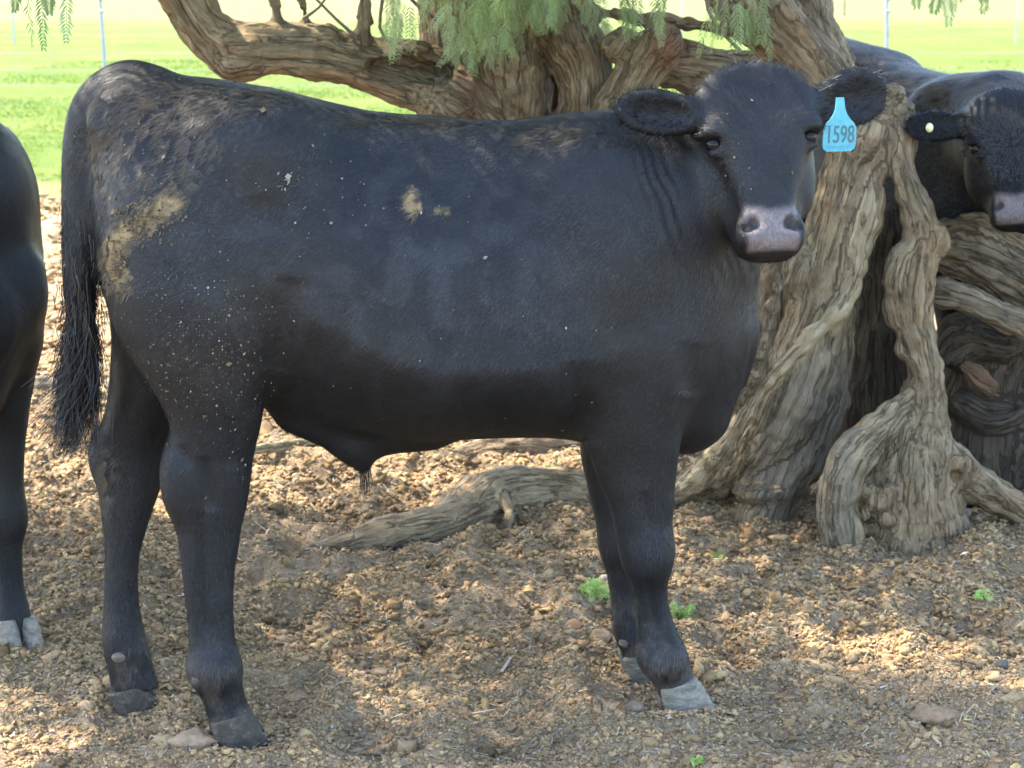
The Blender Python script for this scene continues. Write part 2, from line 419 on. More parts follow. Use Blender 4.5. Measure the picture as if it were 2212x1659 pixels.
# ---- loose crumbs of dry dung and earth (uncountable: one object)
def ico():
    p = (1 + 5 ** .5) / 2
    v = np.array([(-1, p, 0), (1, p, 0), (-1, -p, 0), (1, -p, 0), (0, -1, p), (0, 1, p), (0, -1, -p), (0, 1, -p), (p, 0, -1), (p, 0, 1), (-p, 0, -1), (-p, 0, 1)], float)
    f = np.array([(0, 11, 5), (0, 5, 1), (0, 1, 7), (0, 7, 10), (0, 10, 11), (1, 5, 9), (5, 11, 4), (11, 10, 2), (10, 7, 6), (7, 1, 8), (3, 9, 4), (3, 4, 2), (3, 2, 6), (3, 6, 8), (3, 8, 9), (4, 9, 5), (2, 4, 11), (6, 2, 10), (8, 6, 7), (9, 8, 1)])
    return v / np.linalg.norm(v[0]), f
def subdiv(v, f):
    v = list(map(tuple, v)); c = {}
    def mid(a, b):
        k = (min(a, b), max(a, b))
        if k not in c:
            m = np.array(v[a]) + np.array(v[b]); v.append(tuple(m / np.linalg.norm(m))); c[k] = len(v) - 1
        return c[k]
    g = []
    for a, b, d in f:
        x, y, z = mid(a, b), mid(b, d), mid(d, a); g += [(a, x, z), (b, y, x), (d, z, y), (x, y, z)]
    return np.array(v), np.array(g)
IV, IF = ico(); IV2, IF2 = subdiv(IV, IF); IV3, IF3 = subdiv(IV2, IF2)
def rot_z(a):
    c, s = np.cos(a), np.sin(a); z = np.zeros_like(a); o = np.ones_like(a)
    return np.stack([np.stack([c, -s, z], 1), np.stack([s, c, z], 1), np.stack([z, z, o], 1)], 1)
def rand_rot(n, tilt=0.5):
    a = RNG.uniform(0, 2 * np.pi, n); b = RNG.normal(0, tilt, n); R1 = rot_z(a)
    c, s = np.cos(b), np.sin(b); z = np.zeros(n); o = np.ones(n)
    R2 = np.stack([np.stack([o, z, z], 1), np.stack([z, c, -s], 1), np.stack([z, s, c], 1)], 1)
    return R1 @ R2 @ rot_z(RNG.uniform(0, 2 * np.pi, n))
PAL = np.array([(0.28, 0.205, 0.125), (0.24, 0.175, 0.108), (0.34, 0.255, 0.155), (0.19, 0.138, 0.085), (0.32, 0.22, 0.145), (0.26, 0.205, 0.14), (0.38, 0.29, 0.18)])
def scatter(n, px_box, size, base, rough=0.3, dark=1.0, keep=None, flat=0.7):
    bv, bf = base
    X = RNG.uniform(px_box[0], px_box[1], n); W = RNG.uniform(0, 1, n)
    y0, y1 = 7232.0 / (px_box[2] + 92), 7232.0 / (px_box[3] + 92)
    Y = (y1 ** 1.0 + (y0 - y1) * W)
    x = (X - 1106) / FPX * Y
    if keep is not None:
        m = keep(x, Y); x, Y = x[m], Y[m]; n = len(x)
    s = size * np.exp(RNG.normal(0, 0.38, n))
    sc = np.stack([s * RNG.uniform(0.8, 1.5, n), s * RNG.uniform(0.7, 1.1, n), s * RNG.uniform(0.45, 0.9, n) * flat], 1)
    R = rand_rot(n)
    k = len(bv)
    d = bv[None] * np.clip(1 + RNG.normal(0, rough, (n, k, 1)), .25, 2.0)
    d = d * sc[:, None, :]
    d = np.einsum('nij,nkj->nki', R, d)
    z = gheight(x, Y) + s * 0.02
    d += np.stack([x, Y, z], 1)[:, None, :]
    V = d.reshape(-1, 3); F = (bf[None] + (np.arange(n) * k)[:, None, None]).reshape(-1, 3)
    c = PAL[RNG.integers(0, len(PAL), n)] * np.array([1.48, 1.33, 1.08]) * RNG.uniform(0.82, 1.14, (n, 1)) * dark
    c = c * (0.96 + .30 * fbm(np.stack([x * 1.7, Y * 1.7, 0 * x], 1), 3, 71))[:, None]
    return V, F, np.repeat(c, k, 0)
def merge(parts):
    VV, FF, CC, o = [], [], [], 0
    for v, f, c in parts: VV.append(v); FF.append(f + o); CC.append(c); o += len(v)
    return np.concatenate(VV), np.concatenate(FF), np.concatenate(CC)
def patchy(fr, thr, seed):
    return lambda x, y: fbm(np.stack([x * fr, y * fr, 0 * x], 1), 3, seed) > thr
parts = [scatter(52000, (-60, 2270, 1400, 1840), 0.0034, (IV, IF), 0.42, 1.0, patchy(1.3, -.55, 35), 1.0),
         scatter(1500, (-60, 2270, 1430, 1840), 0.0075, (IV2, IF2), 0.34, .95, patchy(1.7, -.05, 36), .9),
         scatter(30000, (-60, 2270, 1080, 1430), 0.0036, (IV, IF), .42),
         scatter(40000, (-60, 2270, 1120, 1480), 0.0046, (IV, IF), 0.55, .92, patchy(1.6, -.25, 37), 1.0),
         scatter(2600, (-60, 2270, 1030, 1470), 0.0076, (IV2, IF2), 0.5, 0.80, patchy(2.2, -0.2, 31), .95),
         scatter(260, (-60, 2270, 1060, 1450), 0.0110, (IV2, IF2), 0.42, 0.9, patchy(1.6, -0.05, 33), 0.8),
         scatter(34000, (-100, 2300, 830, 1130), 0.0062, (IV, IF), 0.5, 1.05, None, .9),
         scatter(6000, (-100, 420, 420, 830), 0.016, (IV, IF), 0.25, 1.1, None, 0.5)]
for hx, hy, rr in FEET:                       # crumbs kicked up round the hooves
    v, f, c = scatter(130, (0, 2212, 1000, 1600), 0.0055, (IV, IF), .4)
    k = len(IV); n = len(v) // k; v = v.reshape(n, k, 3); v -= v.mean(1, keepdims=True)
    a = RNG.uniform(0, 2 * np.pi, n); rad = RNG.uniform(.055, .13, n)
    px_, py_ = hx + .02 + np.cos(a) * rad * 1.15, hy + np.sin(a) * rad * .9
    v += np.stack([px_, py_, gheight(px_, py_) + .006], 1)[:, None, :]
    parts.append((v.reshape(-1, 3), f, c))
V, F, C = merge(parts)
me = new_mesh("dung_crumbs", V, F, True); col_attr(me, C)
tag(link("dung_crumbs", me, MAT['clod'], kind="stuff"), "loose brown crumbs of dry dung and earth covering the ground", "dung")
# ---- straw and leaf litter flakes
def flakes(n, px_box, ln, wd, cols):
    X = RNG.uniform(px_box[0], px_box[1], n)
    y0, y1 = 7232.0 / (px_box[2] + 92), 7232.0 / (px_box[3] + 92)
    Y = y1 + (y0 - y1) * RNG.uniform(0, 1, n); x = (X - 1106) / FPX * Y
    L = ln * np.exp(RNG.normal(0, .5, n)); W = wd * np.exp(RNG.normal(0, .3, n))
    R = rand_rot(n, 0.35)
    b = np.array([(-.5, -.5, 0), (.5, -.35, .05), (.5, .35, .05), (-.5, .5, 0)])
    d = b[None] * np.stack([L, W, L], 1)[:, None, :]
    d = np.einsum('nij,nkj->nki', R, d) + np.stack([x, Y, gheight(x, Y) + 0.006], 1)[:, None, :]
    F = np.arange(n * 4).reshape(-1, 4)
    c = np.array(cols)[RNG.integers(0, len(cols), n)] * RNG.uniform(.7, 1.3, (n, 1))
    return d.reshape(-1, 3), F, np.repeat(c, 4, 0)
V, F, C = merge([flakes(9000, (-60, 2270, 880, 1690), 0.016, 0.0028, [(.46, .38, .23), (.36, .28, .17), (.24, .17, .11), (.5, .45, .32)]),
                 flakes(2500, (-60, 2270, 880, 1690), 0.012, 0.007, [(.34, .25, .16), (.22, .15, .1), (.42, .3, .22)])])
me = new_mesh("straw_litter", V, F, False); col_attr(me, C)
tag(link("straw_litter", me, MAT['clod'], kind="stuff"), "thin straw stalks and dead leaflets littered over the dirt", "litter")
# ---- grass of the paddock
def blades(n, xr, yr, hgt, wd, seed):
    x = RNG.uniform(xr[0], xr[1], n); y = yr[0] + (yr[1] - yr[0]) * RNG.uniform(0, 1, n) ** 1.3
    m = fbm(np.stack([x * .9, y * .9, 0 * x], 1), 3, seed) + sstep(12.5, 17.5, y) * 1.3 > 0.35
    x, y = x[m], y[m]; n = len(x)
    a = RNG.uniform(0, 2 * np.pi, n); h = hgt * np.exp(RNG.normal(0, .35, n)); ln = RNG.normal(0, .45, (n, 2)) * h[:, None]
    z = gheight(x, y) - 0.005
    w = wd * (0.6 + y / 30)
    dx, dy = np.cos(a) * w, np.sin(a) * w
    V = np.stack([np.stack([x - dx, y - dy, z], 1), np.stack([x + dx, y + dy, z], 1), np.stack([x + ln[:, 0], y + ln[:, 1], z + h], 1)], 1)
    c = np.array([(.135, .205, .03), (.155, .225, .036), (.20, .22, .055), (.12, .185, .028)])[RNG.integers(0, 4, n)] * RNG.uniform(.75, 1.25, (n, 1))
    return V.reshape(-1, 3), np.arange(n * 3).reshape(-1, 3), np.repeat(c, 3, 0)
V, F, C = merge([blades(45000, (-4.6, -2.2), (12, 26), .013, .007, 41), blades(26000, (-7, -1.0), (19, 34), .016, .012, 42), blades(12000, (2.8, 8), (18, 34), .016, .012, 43), blades(12000, (-1.2, 2.8), (19, 34), .016, .012, 43)])
me = new_mesh("paddock_grass", V, F, False); col_attr(me, C)
tag(link("paddock_grass", me, MAT['leaf'], kind="stuff"), "short bright green grass of the sunlit paddock", "grass")

# ================================================================== FENCE far behind
fence = empty("wire_fence", ground_at(1897, 197)); tag(fence, "galvanised post and wire fence crossing the bright green paddock", "fence")
FO = np.array(fence.location)
def tube(pts, rad, seg=8):
    pts = np.array(pts, float); n = len(pts); rad = np.broadcast_to(np.array(rad, float), (n,))
    T = np.gradient(pts, axis=0); T /= np.linalg.norm(T, axis=1, keepdims=True) + 1e-12
    up = np.array([0.31, 0.22, 0.92]); A = np.cross(T, up); A /= np.linalg.norm(A, axis=1, keepdims=True) + 1e-12; B = np.cross(T, A)
    th = np.arange(seg) * 2 * np.pi / seg
    V = (pts[:, None, :] + rad[:, None, None] * (np.cos(th)[None, :, None] * A[:, None, :] + np.sin(th)[None, :, None] * B[:, None, :])).reshape(-1, 3)
    F = [(i * seg + k, i * seg + (k + 1) % seg, (i + 1) * seg + (k + 1) % seg, (i + 1) * seg + k) for i in range(n - 1) for k in range(seg)]
    return V, np.array(F)
def tube_obj(name, pts, rad, mat, parent=None, seg=8, origin=None):
    V, F = tube(pts, rad, seg)
    if origin is not None: V = V - np.asarray(origin)
    return link(name, new_mesh(name, V, F), mat, parent)
YF = 25.0
px_m = YF / FPX
for X in ((245 - 1106) * px_m * 1.012, (1897 - 1106) * px_m * 1.012, -9.1, 9.4):
    p = np.array([(X, YF, -0.1), (X - 0.004, YF, 0.6), (X - 0.03, YF, 1.3)])
    po = tube_obj("post", p, [0.024, 0.024, 0.022], MAT['steel'], fence, 8, FO)
    for zz in (0.98, 1.12):
        tube_obj("wire_clip", [(X - 0.03, YF - .03, zz), (X + 0.02, YF - .03, zz)], 0.018, MAT['steel'], fence, 6, FO)
for k, zz in enumerate((0.12, 0.3, 0.5, 0.7, 0.9, 1.1)):
    tube_obj("wire", [(-12, YF, zz), (-3, YF, zz - .01), (4, YF, zz - .01), (12, YF, zz)], 0.0025, MAT['steel'], fence, 4, FO)
for k in range(38):
    X = -7.5 + k * 0.41
    tube_obj("mesh_wire", [(X, YF, 0.1), (X, YF, 1.1)], 0.0018, MAT['steel'], fence, 4, FO)
YB = 40.0
f2 = empty("far_wire_fence", (9.5, YB, 0)); tag(f2, "thin wire fence with slim posts farther off in the paddock", "fence")
for X in (9.52, 3.2, -3.1, -9.4, 15.8):
    tube_obj("post", [(X, YB, -.1), (X, YB, 1.25)], 0.018, MAT['steel'], f2, 6, (9.5, YB, 0))
for zz in (0.3, 0.6, 0.9, 1.15):
    tube_obj("wire", [(-16, YB, zz), (0, YB, zz), (18, YB, zz)], 0.004, MAT['steel'], f2, 4, (9.5, YB, 0))
f3 = tube_obj("fence_stake", [(59 * 707 / FPX, 59, -.1), (59 * 707 / FPX, 59, 1.3)], 0.03, MAT['twig'], None, 6)
tag(f3, "lone dark stake far off at the edge of the straw-coloured field", "stake")
# ================================================================== TREES
def pc(L):                          # pixel chain -> world chain (x, y, z, r)
    return [(*at(x, y, Y), r * mpp(Y)) for (x, y, Y, r) in L]
def dense(ch, step=0.05):
    P = np.array(ch, float); out = []
    n = len(P)
    for i in range(n - 1):
        p0, p1, p2, p3 = P[max(i - 1, 0)], P[i], P[i + 1], P[min(i + 2, n - 1)]
        m = max(2, int(np.linalg.norm(p2[:3] - p1[:3]) / step))
        for t in np.arange(m) / m:
            out.append(0.5 * ((2 * p1) + (p2 - p0) * t + (2 * p0 - 5 * p1 + 4 * p2 - p3) * t * t + (3 * p1 - p0 - 3 * p2 + p3) * t ** 3))
    out.append(P[-1]); return np.array(out)
def flow_coords(V, chains):
    best = np.full(len(V), 1e9); cid = np.zeros(len(V), int); Fw = np.zeros((len(V), 3)); off = 0.0
    for ci, c in enumerate(chains):
        seg = np.linalg.norm(np.diff(c[:, :3], axis=0), axis=1); s = np.concatenate([[0], np.cumsum(seg)])
        # parallel transported frame
        T = np.gradient(c[:, :3], axis=0); T /= np.linalg.norm(T, axis=1, keepdims=True)
        A = np.zeros_like(T); a = np.cross(T[0], (0.2, 0.9, 0.3)); a /= np.linalg.norm(a)
        for i in range(len(T)):
            a = a - T[i] * (a @ T[i]); a /= np.linalg.norm(a); A[i] = a
        B = np.cross(T, A)
        for i in range(len(c) - 1):
            p, q = c[i, :3], c[i + 1, :3]; ba = q - p; L = ba @ ba
            rel = V - p; t = np.clip(rel @ ba / L, 0, 1)
            d = rel - t[:, None] * ba
            dist = np.linalg.norm(d, axis=1) - (c[i, 3] + (c[i + 1, 3] - c[i, 3]) * t)
            m = dist < best
            if not m.any(): continue
            best[m] = dist[m]; cid[m] = ci
            dm = d[m]
            Fw[m, 0] = dm @ A[i] + ci * 3.17; Fw[m, 1] = dm @ B[i] + ci * 1.31; Fw[m, 2] = s[i] + t[m] * seg[i] + ci * 7.7
    return Fw, cid
def woody(name, chains, lo, hi, h, mat, origin, parent=None, k=0.03, shrink=0.0, amp=0.011, lump=0.020, twist=0.6, extra=None, spheres=None, seed=0, tint=None, smooth=1, relabel='trunk'):
    D = [dense(c) for c in chains]
    for c in D: c[:, 3] = np.maximum(c[:, 3] - shrink, c[:, 3] * .6)
    f = Field(lo, hi, h)
    for c in D: f.chain(c, k)
    if spheres:
        for s in spheres: f.ell(s[0], s[1], s[3] if len(s) > 3 else None, s[2])
    if extra: extra(f)
    V, F = f.mesh(smooth)
    N = vnormals(V, F); W, cid = flow_coords(V, D)
    wz = W * np.array([1, 1, 1.0]); wob = 0.05 * fbm(V * 5, 2, seed + 5)[:, None]
    q = W + wob
    g = (np.abs(noise(q * np.array([15, 15, 2.0]), seed + 1)) ** .65 - .55) * 1.25 + .35 * (np.abs(noise(q * np.array([31, 31, 4.2]), seed + 6)) ** .7 - .5)
    g2 = np.abs(noise(q * np.array([58, 58, 8.0]), seed + 2)) ** .7 - .5
    l = fbm(V * 6.0, 3, seed + 3); kn = np.maximum(fbm(V * 13.0, 2, seed + 4), 0)
    disp = amp * g + amp * 0.55 * g2 + lump * l + 0.016 * kn + .006 * fbm(V * 28, 2, seed + 8)
    mix = (cid[F] != cid[F[:, :1]]).any(1); sm = np.zeros(len(V)); sm[F[mix].ravel()] = 1
    for _ in range(3): sm[F[sm[F].max(1) > 0].ravel()] = 1
    d3 = np.repeat(disp[:, None], 3, 1); ds = laplace(d3, F, 8, .7)[:, 0]; disp = np.where(sm > 0, ds - .006 * (sm > 0), disp)
    V = V + N * disp[:, None]
    me = new_mesh(name, V - origin, F); vec_attr(me, W, "flow")
    ti = np.zeros((len(V), 4), np.float32); ti[:, :3] = (0.2, 0.12, 0.07)
    tf = np.zeros(len(V), np.float32)
    if tint: tf, ti[:, :3] = tint(V)
    ti[:, 3] = 1; col_attr(me, ti, "tcol")
    at_ = me.attributes.new("tint", 'FLOAT', 'POINT'); at_.data.foreach_set("value", tf.astype(np.float32))
    return link(relabel, me, mat, parent)

# ---- tree behind the bull: broad trunk, long limb reaching left, burls to the right
O1 = at(1090, 912, 7.2); O1[2] = 0
tree1 = empty("pepper_tree", O1); tag(tree1, "broad leaning pepper tree behind the bull with a long limb reaching left", "tree", "old pepper trees")
c1 = [pc([(1090, 960, 7.2, 170), (1090, 760, 7.2, 125), (1090, 500, 7.2, 108), (1095, 300, 7.1, 98), (1080, 180, 7.1, 108), (1055, 60, 7.1, 135), (1030, -100, 7.1, 140), (1000, -400, 7.1, 120), (960, -760, 7.1, 90)]),
      pc([(1150, 600, 7.15, 70), (1215, 380, 7.0, 62), (1262, 260, 6.95, 58), (1268, 160, 6.95, 58), (1225, 50, 7.0, 75), (1170, -90, 7.1, 85), (1140, -300, 7.2, 80)]),
      pc([(1075, 330, 7.1, 90), (1000, 235, 6.95, 70), (930, 178, 6.88, 70), (860, 158, 6.84, 68), (770, 132, 6.8, 60), (680, 112, 6.75, 57), (580, 104, 6.7, 58), (495, 104, 6.7, 52), (432, 45, 6.7, 52), (385, -30, 6.7, 54), (300, -170, 6.7, 52), (180, -420, 6.7, 44), (40, -720, 6.6, 34)]),
      pc([(1190, 450, 7.32, 80), (1215, 220, 7.32, 75), (1200, 0, 7.32, 85)]),
      pc([(1300, 560, 6.9, 60), (1320, 330, 6.8, 62), (1350, 225, 6.8, 55), (1388, 150, 6.8, 52), (1425, 95, 6.82, 44)]),
      pc([(1390, 140, 6.85, 48), (1480, 145, 6.95, 56), (1580, 165, 7.0, 58), (1660, 200, 7.05, 60)]),
      pc([(1220, 10, 7.0, 20), (1330, 32, 7.0, 16), (1450, 45, 7.0, 15), (1570, 62, 7.0, 18), (1640, 90, 7.05, 24)]),
      pc([(612, 90, 6.7, 22), (600, 35, 6.7, 13), (594, -30, 6.7, 11), (585, -200, 6.7, 9)]),
      pc([(775, 130, 6.78, 34), (786, 70, 6.76, 24), (787, 10, 6.75, 18), (788, -120, 6.75, 16), (800, -350, 6.75, 12)]),
      pc([(662, 100, 6.74, 18), (662, 40, 6.74, 8), (655, 5, 6.74, 6), (625, -25, 6.74, 6)])]
def carve1(f):
    a = at(848, 150, 6.74); f.ell(a, (0.095, 0.10, 0.040), None, 0.010, 's'); f.ell(at(858, 152, 6.80), (0.12, 0.05, 0.05), None, 0.01, 's')
    a = at(930, 157, 6.76); f.ell(a, (0.080, 0.10, 0.032), None, 0.010, 's'); f.ell(at(930, 159, 6.84), (0.09, 0.05, 0.045), None, 0.01, 's')
    a = at(1212, 215, 6.84); f.ell(a, (0.030, 0.09, 0.060), None, 0.02, 's')
sp1 = [(at(1340, 95, 6.8), (0.07, .07, .055), .03), (at(960, 215, 6.8), (.10, .08, .08), .05), (at(520, 120, 6.66), (.08, .07, .075), .05),
       (at(700, 75, 6.72), (.05, .05, .035), .03), (at(890, 100, 6.8), (.07, .06, .03), .03), (at(1440, 100, 6.75), (.04, .04, .06), .03)]
def tint1(V):
    x, y = project(V); m = np.zeros(len(V)); C = np.tile(np.array([(0.24, 0.12, 0.075)]), (len(V), 1))
    n = fbm(V * 9, 3, 77)
    m = np.maximum(m, 0.75 * sstep(.0, .35, n) * ((x > 440) & (x < 700) & (y > 100)))                 # reddish peeled underside of the limb
    m = np.maximum(m, 0.8 * np.exp(-((x - 1440) / 45) ** 2 - ((y - 110) / 50) ** 2))
    m = np.maximum(m, 0.55 * np.exp(-((x - 1020) / 40) ** 2 - ((y - 200) / 60) ** 2))
    return m, C
woody("trunk", c1, (-1.75, 6.3, -0.12), (1.05, 7.65, 2.6), 0.0095, MAT['bark'], O1, tree1, 0.03, 0.008, 0.012, 0.026, extra=carve1, spheres=sp1, seed=3, tint=tint1)

# ---- twisted twin-stemmed tree on the right with the sweeping root
O2 = ground_at(1850, 1130); O2[2] = 0
tree2 = empty("twisted_pepper_tree", O2); tag(tree2, "twisted twin-stemmed pepper tree with sweeping root beside the bull's head", "tree", "old pepper trees")
c2 = [pc([(1400, -620, 6.8, 105), (1480, -350, 6.7, 105), (1575, -90, 6.6, 92), (1640, 20, 6.5, 78), (1725, 105, 6.35, 68), (1820, 205, 6.18, 72), (1868, 290, 6.05, 80), (1840, 390, 6.0, 78), (1818, 490, 6.0, 76), (1788, 610, 6.0, 74), (1755, 720, 6.0, 78), (1715, 840, 6.0, 90), (1650, 960, 6.05, 80), (1565, 1040, 6.1, 52), (1450, 1078, 6.15, 40), (1330, 1076, 6.06, 54), (1200, 1066, 6.10, 62), (1060, 1080, 6.00, 72), (960, 1130, 5.78, 56), (820, 1162, 5.68, 50), (700, 1190, 5.59, 34), (645, 1204, 5.56, 14)]),
      pc([(1790, 690, 6.1, 62), (1765, 850, 6.1, 74), (1705, 990, 6.05, 78), (1665, 1080, 6.0, 70), (1640, 1160, 5.98, 75)]),
      pc([(1885, 330, 5.98, 38), (1882, 430, 5.94, 42), (1852, 530, 5.92, 42), (1835, 620, 5.90, 32), (1795, 690, 5.88, 27), (1712, 765, 5.86, 25), (1632, 855, 5.87, 28), (1575, 955, 5.93, 34), (1500, 1040, 6.02, 36), (1440, 1072, 6.1, 34)]),
      pc([(1905, 480, 6.5, 50), (1893, 650, 6.5, 66), (1880, 800, 6.48, 84), (1872, 980, 6.42, 90), (1866, 1070, 6.35, 90)]),
      pc([(1860, 270, 6.05, 50), (1915, 225, 6.0, 46), (1942, 270, 6.0, 40), (1948, 345, 5.95, 36), (1968, 420, 5.92, 40), (1990, 490, 5.9, 42), (1978, 560, 5.9, 52), (1968, 640, 5.9, 50), (1978, 720, 5.9, 45), (1998, 800, 5.88, 46), (1995, 870, 5.86, 62), (1972, 960, 5.85, 100), (1962, 1060, 5.83, 124), (1962, 1140, 5.83, 140), (1962, 1230, 5.83, 165)]),
      pc([(1970, 860, 5.84, 34), (1895, 930, 5.76, 44), (1830, 1000, 5.70, 54), (1808, 1075, 5.68, 52), (1815, 1150, 5.68, 54)]),
      pc([(2010, 960, 5.85, 62), (2080, 1030, 5.83, 55), (2150, 1075, 5.83, 45), (2215, 1110, 5.83, 38), (2290, 1140, 5.83, 28)]),
      pc([(1760, -300, 6.8, 58), (1745, -80, 6.7, 54), (1760, 40, 6.5, 46), (1805, 140, 6.28, 44), (1850, 220, 6.15, 40)]),
      pc([(1700, 30, 6.34, 34), (1760, 105, 6.24, 28), (1815, 190, 6.1, 26)]),
      pc([(1690, 520, 6.2, 40), (1670, 600, 6.2, 55), (1668, 690, 6.2, 58), (1665, 820, 6.2, 60), (1650, 930, 6.2, 60)]),
      pc([(1070, 1050, 5.98, 26), (1095, 1095, 5.90, 22), (1100, 1150, 5.78, 12)])]
def carve2(f):
    f.ell(at(1905, 1090, 5.63), (0.080, 0.09, 0.080), None, 0.02, 's')
    f.ell(at(2070, 1035, 5.68), (0.016, 0.06, 0.016), None, 0.01, 's')
    f.ell(at(1855, 700, 5.98), (0.022, 0.07, 0.18), None, 0.02, 's')
    r = np.random.default_rng(5)
    for _ in range(34):
        p = at(1905 + r.normal(0, 30), 1095 + r.normal(0, 28), 5.685 + r.uniform(0, .03)); s = r.uniform(.012, .028)
        f.ell(p, (s, s, s * .85), None, 0.008)
sp2 = [(at(1728, 590, 5.97), (0.060, .055, .085), .02), (at(1880, 300, 6.0), (.10, .09, .09), .05), (at(1930, 600, 5.91), (.03, .04, .06), .04),
       (at(1934, 680, 5.91), (.024, .035, .045), .04), (at(1942, 560, 5.9), (.026, .035, .04), .03), (at(1950, 750, 5.9), (.024, .035, .03), .03), (at(2030, 520, 5.88), (.03, .03, .045), .02),
       (at(2075, 1020, 5.74), (.055, .04, .06), .03), (at(1640, 1060, 5.95), (.09, .07, .03), .04)]
def tint2(V):
    x, y = project(V); n = fbm(V * 11, 3, 78)
    C = np.tile(np.array([(0.27, 0.165, 0.105)]), (len(V), 1))
    m = sstep(.05, .4, n) * 0.35 * (y < 520)
    # bare grey wood panel beside the sweeping root, smooth ridge painted pale as lit, rotten heartwood darkened to deepen the hollow
    gp = sstep(1600, 1660, x) * (1 - sstep(1830, 1860, x)) * sstep(700, 800, y) * .6; C[gp > m] = (.19, .16, .122); m = np.maximum(m, gp)
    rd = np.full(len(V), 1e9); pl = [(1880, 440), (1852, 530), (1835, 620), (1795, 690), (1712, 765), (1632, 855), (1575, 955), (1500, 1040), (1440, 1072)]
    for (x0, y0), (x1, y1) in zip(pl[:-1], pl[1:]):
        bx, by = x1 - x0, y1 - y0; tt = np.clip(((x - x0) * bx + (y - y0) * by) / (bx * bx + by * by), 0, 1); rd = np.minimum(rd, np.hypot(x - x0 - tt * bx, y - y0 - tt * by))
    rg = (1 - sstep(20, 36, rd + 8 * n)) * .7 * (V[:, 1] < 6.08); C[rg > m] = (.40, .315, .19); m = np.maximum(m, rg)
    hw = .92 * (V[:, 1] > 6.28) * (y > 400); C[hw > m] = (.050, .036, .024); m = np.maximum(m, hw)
    return m, C
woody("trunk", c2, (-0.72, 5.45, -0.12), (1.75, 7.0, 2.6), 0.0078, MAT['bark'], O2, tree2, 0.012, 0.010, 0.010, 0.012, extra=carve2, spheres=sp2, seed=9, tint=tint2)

# ---- dead logs and sticks
def wood_thing(name, label, cat, chain, h=0.008, mat='deadwood', amp=0.012, lump=0.02, k=0.02, spheres=None, seed=0, extra=None, group=None, tint=None):
    ch = [pc(c) for c in chain]
    P = np.concatenate([np.array(c) for c in ch]); r = P[:, 3].max() + 0.06
    lo = P[:, :3].min(0) - r; hi = P[:, :3].max(0) + r
    O = P[:, :3].mean(0); O[2] = max(lo[2], 0)
    o = woody(name, ch, lo, hi, h, MAT[mat], O, None, k, 0.0, amp, lump, seed=seed, spheres=spheres, extra=extra, relabel=name, tint=tint)
    o.location = O; tag(o, label, cat, group); return o
wood_thing("weathered_log", "grey weathered log with deep horizontal grain under the right cow's muzzle", "log",
           [[(2020, 520, 6.2, 50), (2110, 548, 6.18, 70), (2220, 600, 6.16, 78), (2380, 650, 6.15, 90)], [(2055, 482, 6.15, 18), (2120, 484, 6.13, 24), (2230, 540, 6.12, 26)]], 0.009, amp=0.030, lump=0.012, seed=21)
wood_thing("broken_branch", "pale barkless broken branch lying below the weathered log", "branch",
           [[(2008, 632, 6.0, 22), (2060, 642, 5.98, 27), (2140, 672, 5.96, 27), (2230, 707, 5.94, 30), (2360, 750, 5.94, 26)]], 0.007, amp=0.009, lump=0.012, seed=22)
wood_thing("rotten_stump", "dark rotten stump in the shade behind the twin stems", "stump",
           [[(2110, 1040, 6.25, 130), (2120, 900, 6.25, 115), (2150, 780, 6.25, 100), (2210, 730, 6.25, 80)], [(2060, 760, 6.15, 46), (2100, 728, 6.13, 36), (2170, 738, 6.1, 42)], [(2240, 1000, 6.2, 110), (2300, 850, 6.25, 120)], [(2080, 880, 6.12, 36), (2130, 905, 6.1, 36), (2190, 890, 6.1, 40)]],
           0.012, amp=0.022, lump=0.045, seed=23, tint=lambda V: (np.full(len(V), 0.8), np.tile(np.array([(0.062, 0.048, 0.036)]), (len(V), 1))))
wood_thing("rotten_wood_chunk", "reddish brown chunk of rotten wood on the dark stump", "wood",
           [[(2085, 792, 6.0, 12), (2115, 822, 5.99, 17), (2155, 848, 6.0, 11)]], 0.006, amp=0.02, lump=0.025, seed=24, tint=lambda V: (np.full(len(V), 0.85), np.tile(np.array([(0.13, 0.07, 0.038)]), (len(V), 1))))
wood_thing("leaning_stick", "short broken stick propped between the bull's chest and the tree", "stick",
           [[(1684, 596, 5.78, 10), (1668, 660, 5.8, 15), (1650, 740, 5.82, 16), (1632, 815, 5.85, 18), (1612, 860, 5.9, 14)]], 0.005, amp=0.005, lump=0.006, seed=25)
wood_thing("curved_root", "thin curled root end at the foot of the leaning stick", "root",
           [[(1640, 808, 5.86, 9), (1612, 835, 5.86, 11), (1598, 868, 5.88, 12), (1602, 900, 5.9, 10)]], 0.005, amp=0.003, lump=0.004, seed=29)
wood_thing("pale_log", "pale barkless log half hidden behind the bull's belly and front leg", "log",
           [[(972, 990, 6.72, 16), (1050, 976, 6.78, 34), (1140, 970, 6.82, 38), (1225, 975, 6.86, 34), (1300, 985, 6.9, 26)]], 0.008, amp=0.006, lump=0.012, seed=30, tint=lambda V: (np.full(len(V), 0.6), np.tile(np.array([(0.36, 0.26, 0.165)]), (len(V), 1))))
wood_thing("fallen_branch", "pale straight stick on the ground between the bull's legs", "stick",
           [[(545, 972, 6.75, 8), (610, 963, 6.8, 9), (668, 953, 6.85, 9), (700, 946, 6.86, 20), (720, 940, 6.86, 22)]], 0.006, amp=0.002, lump=0.003, seed=26, tint=lambda V: (np.full(len(V), 0.7), np.tile(np.array([(0.5, 0.42, 0.25)]), (len(V), 1))))
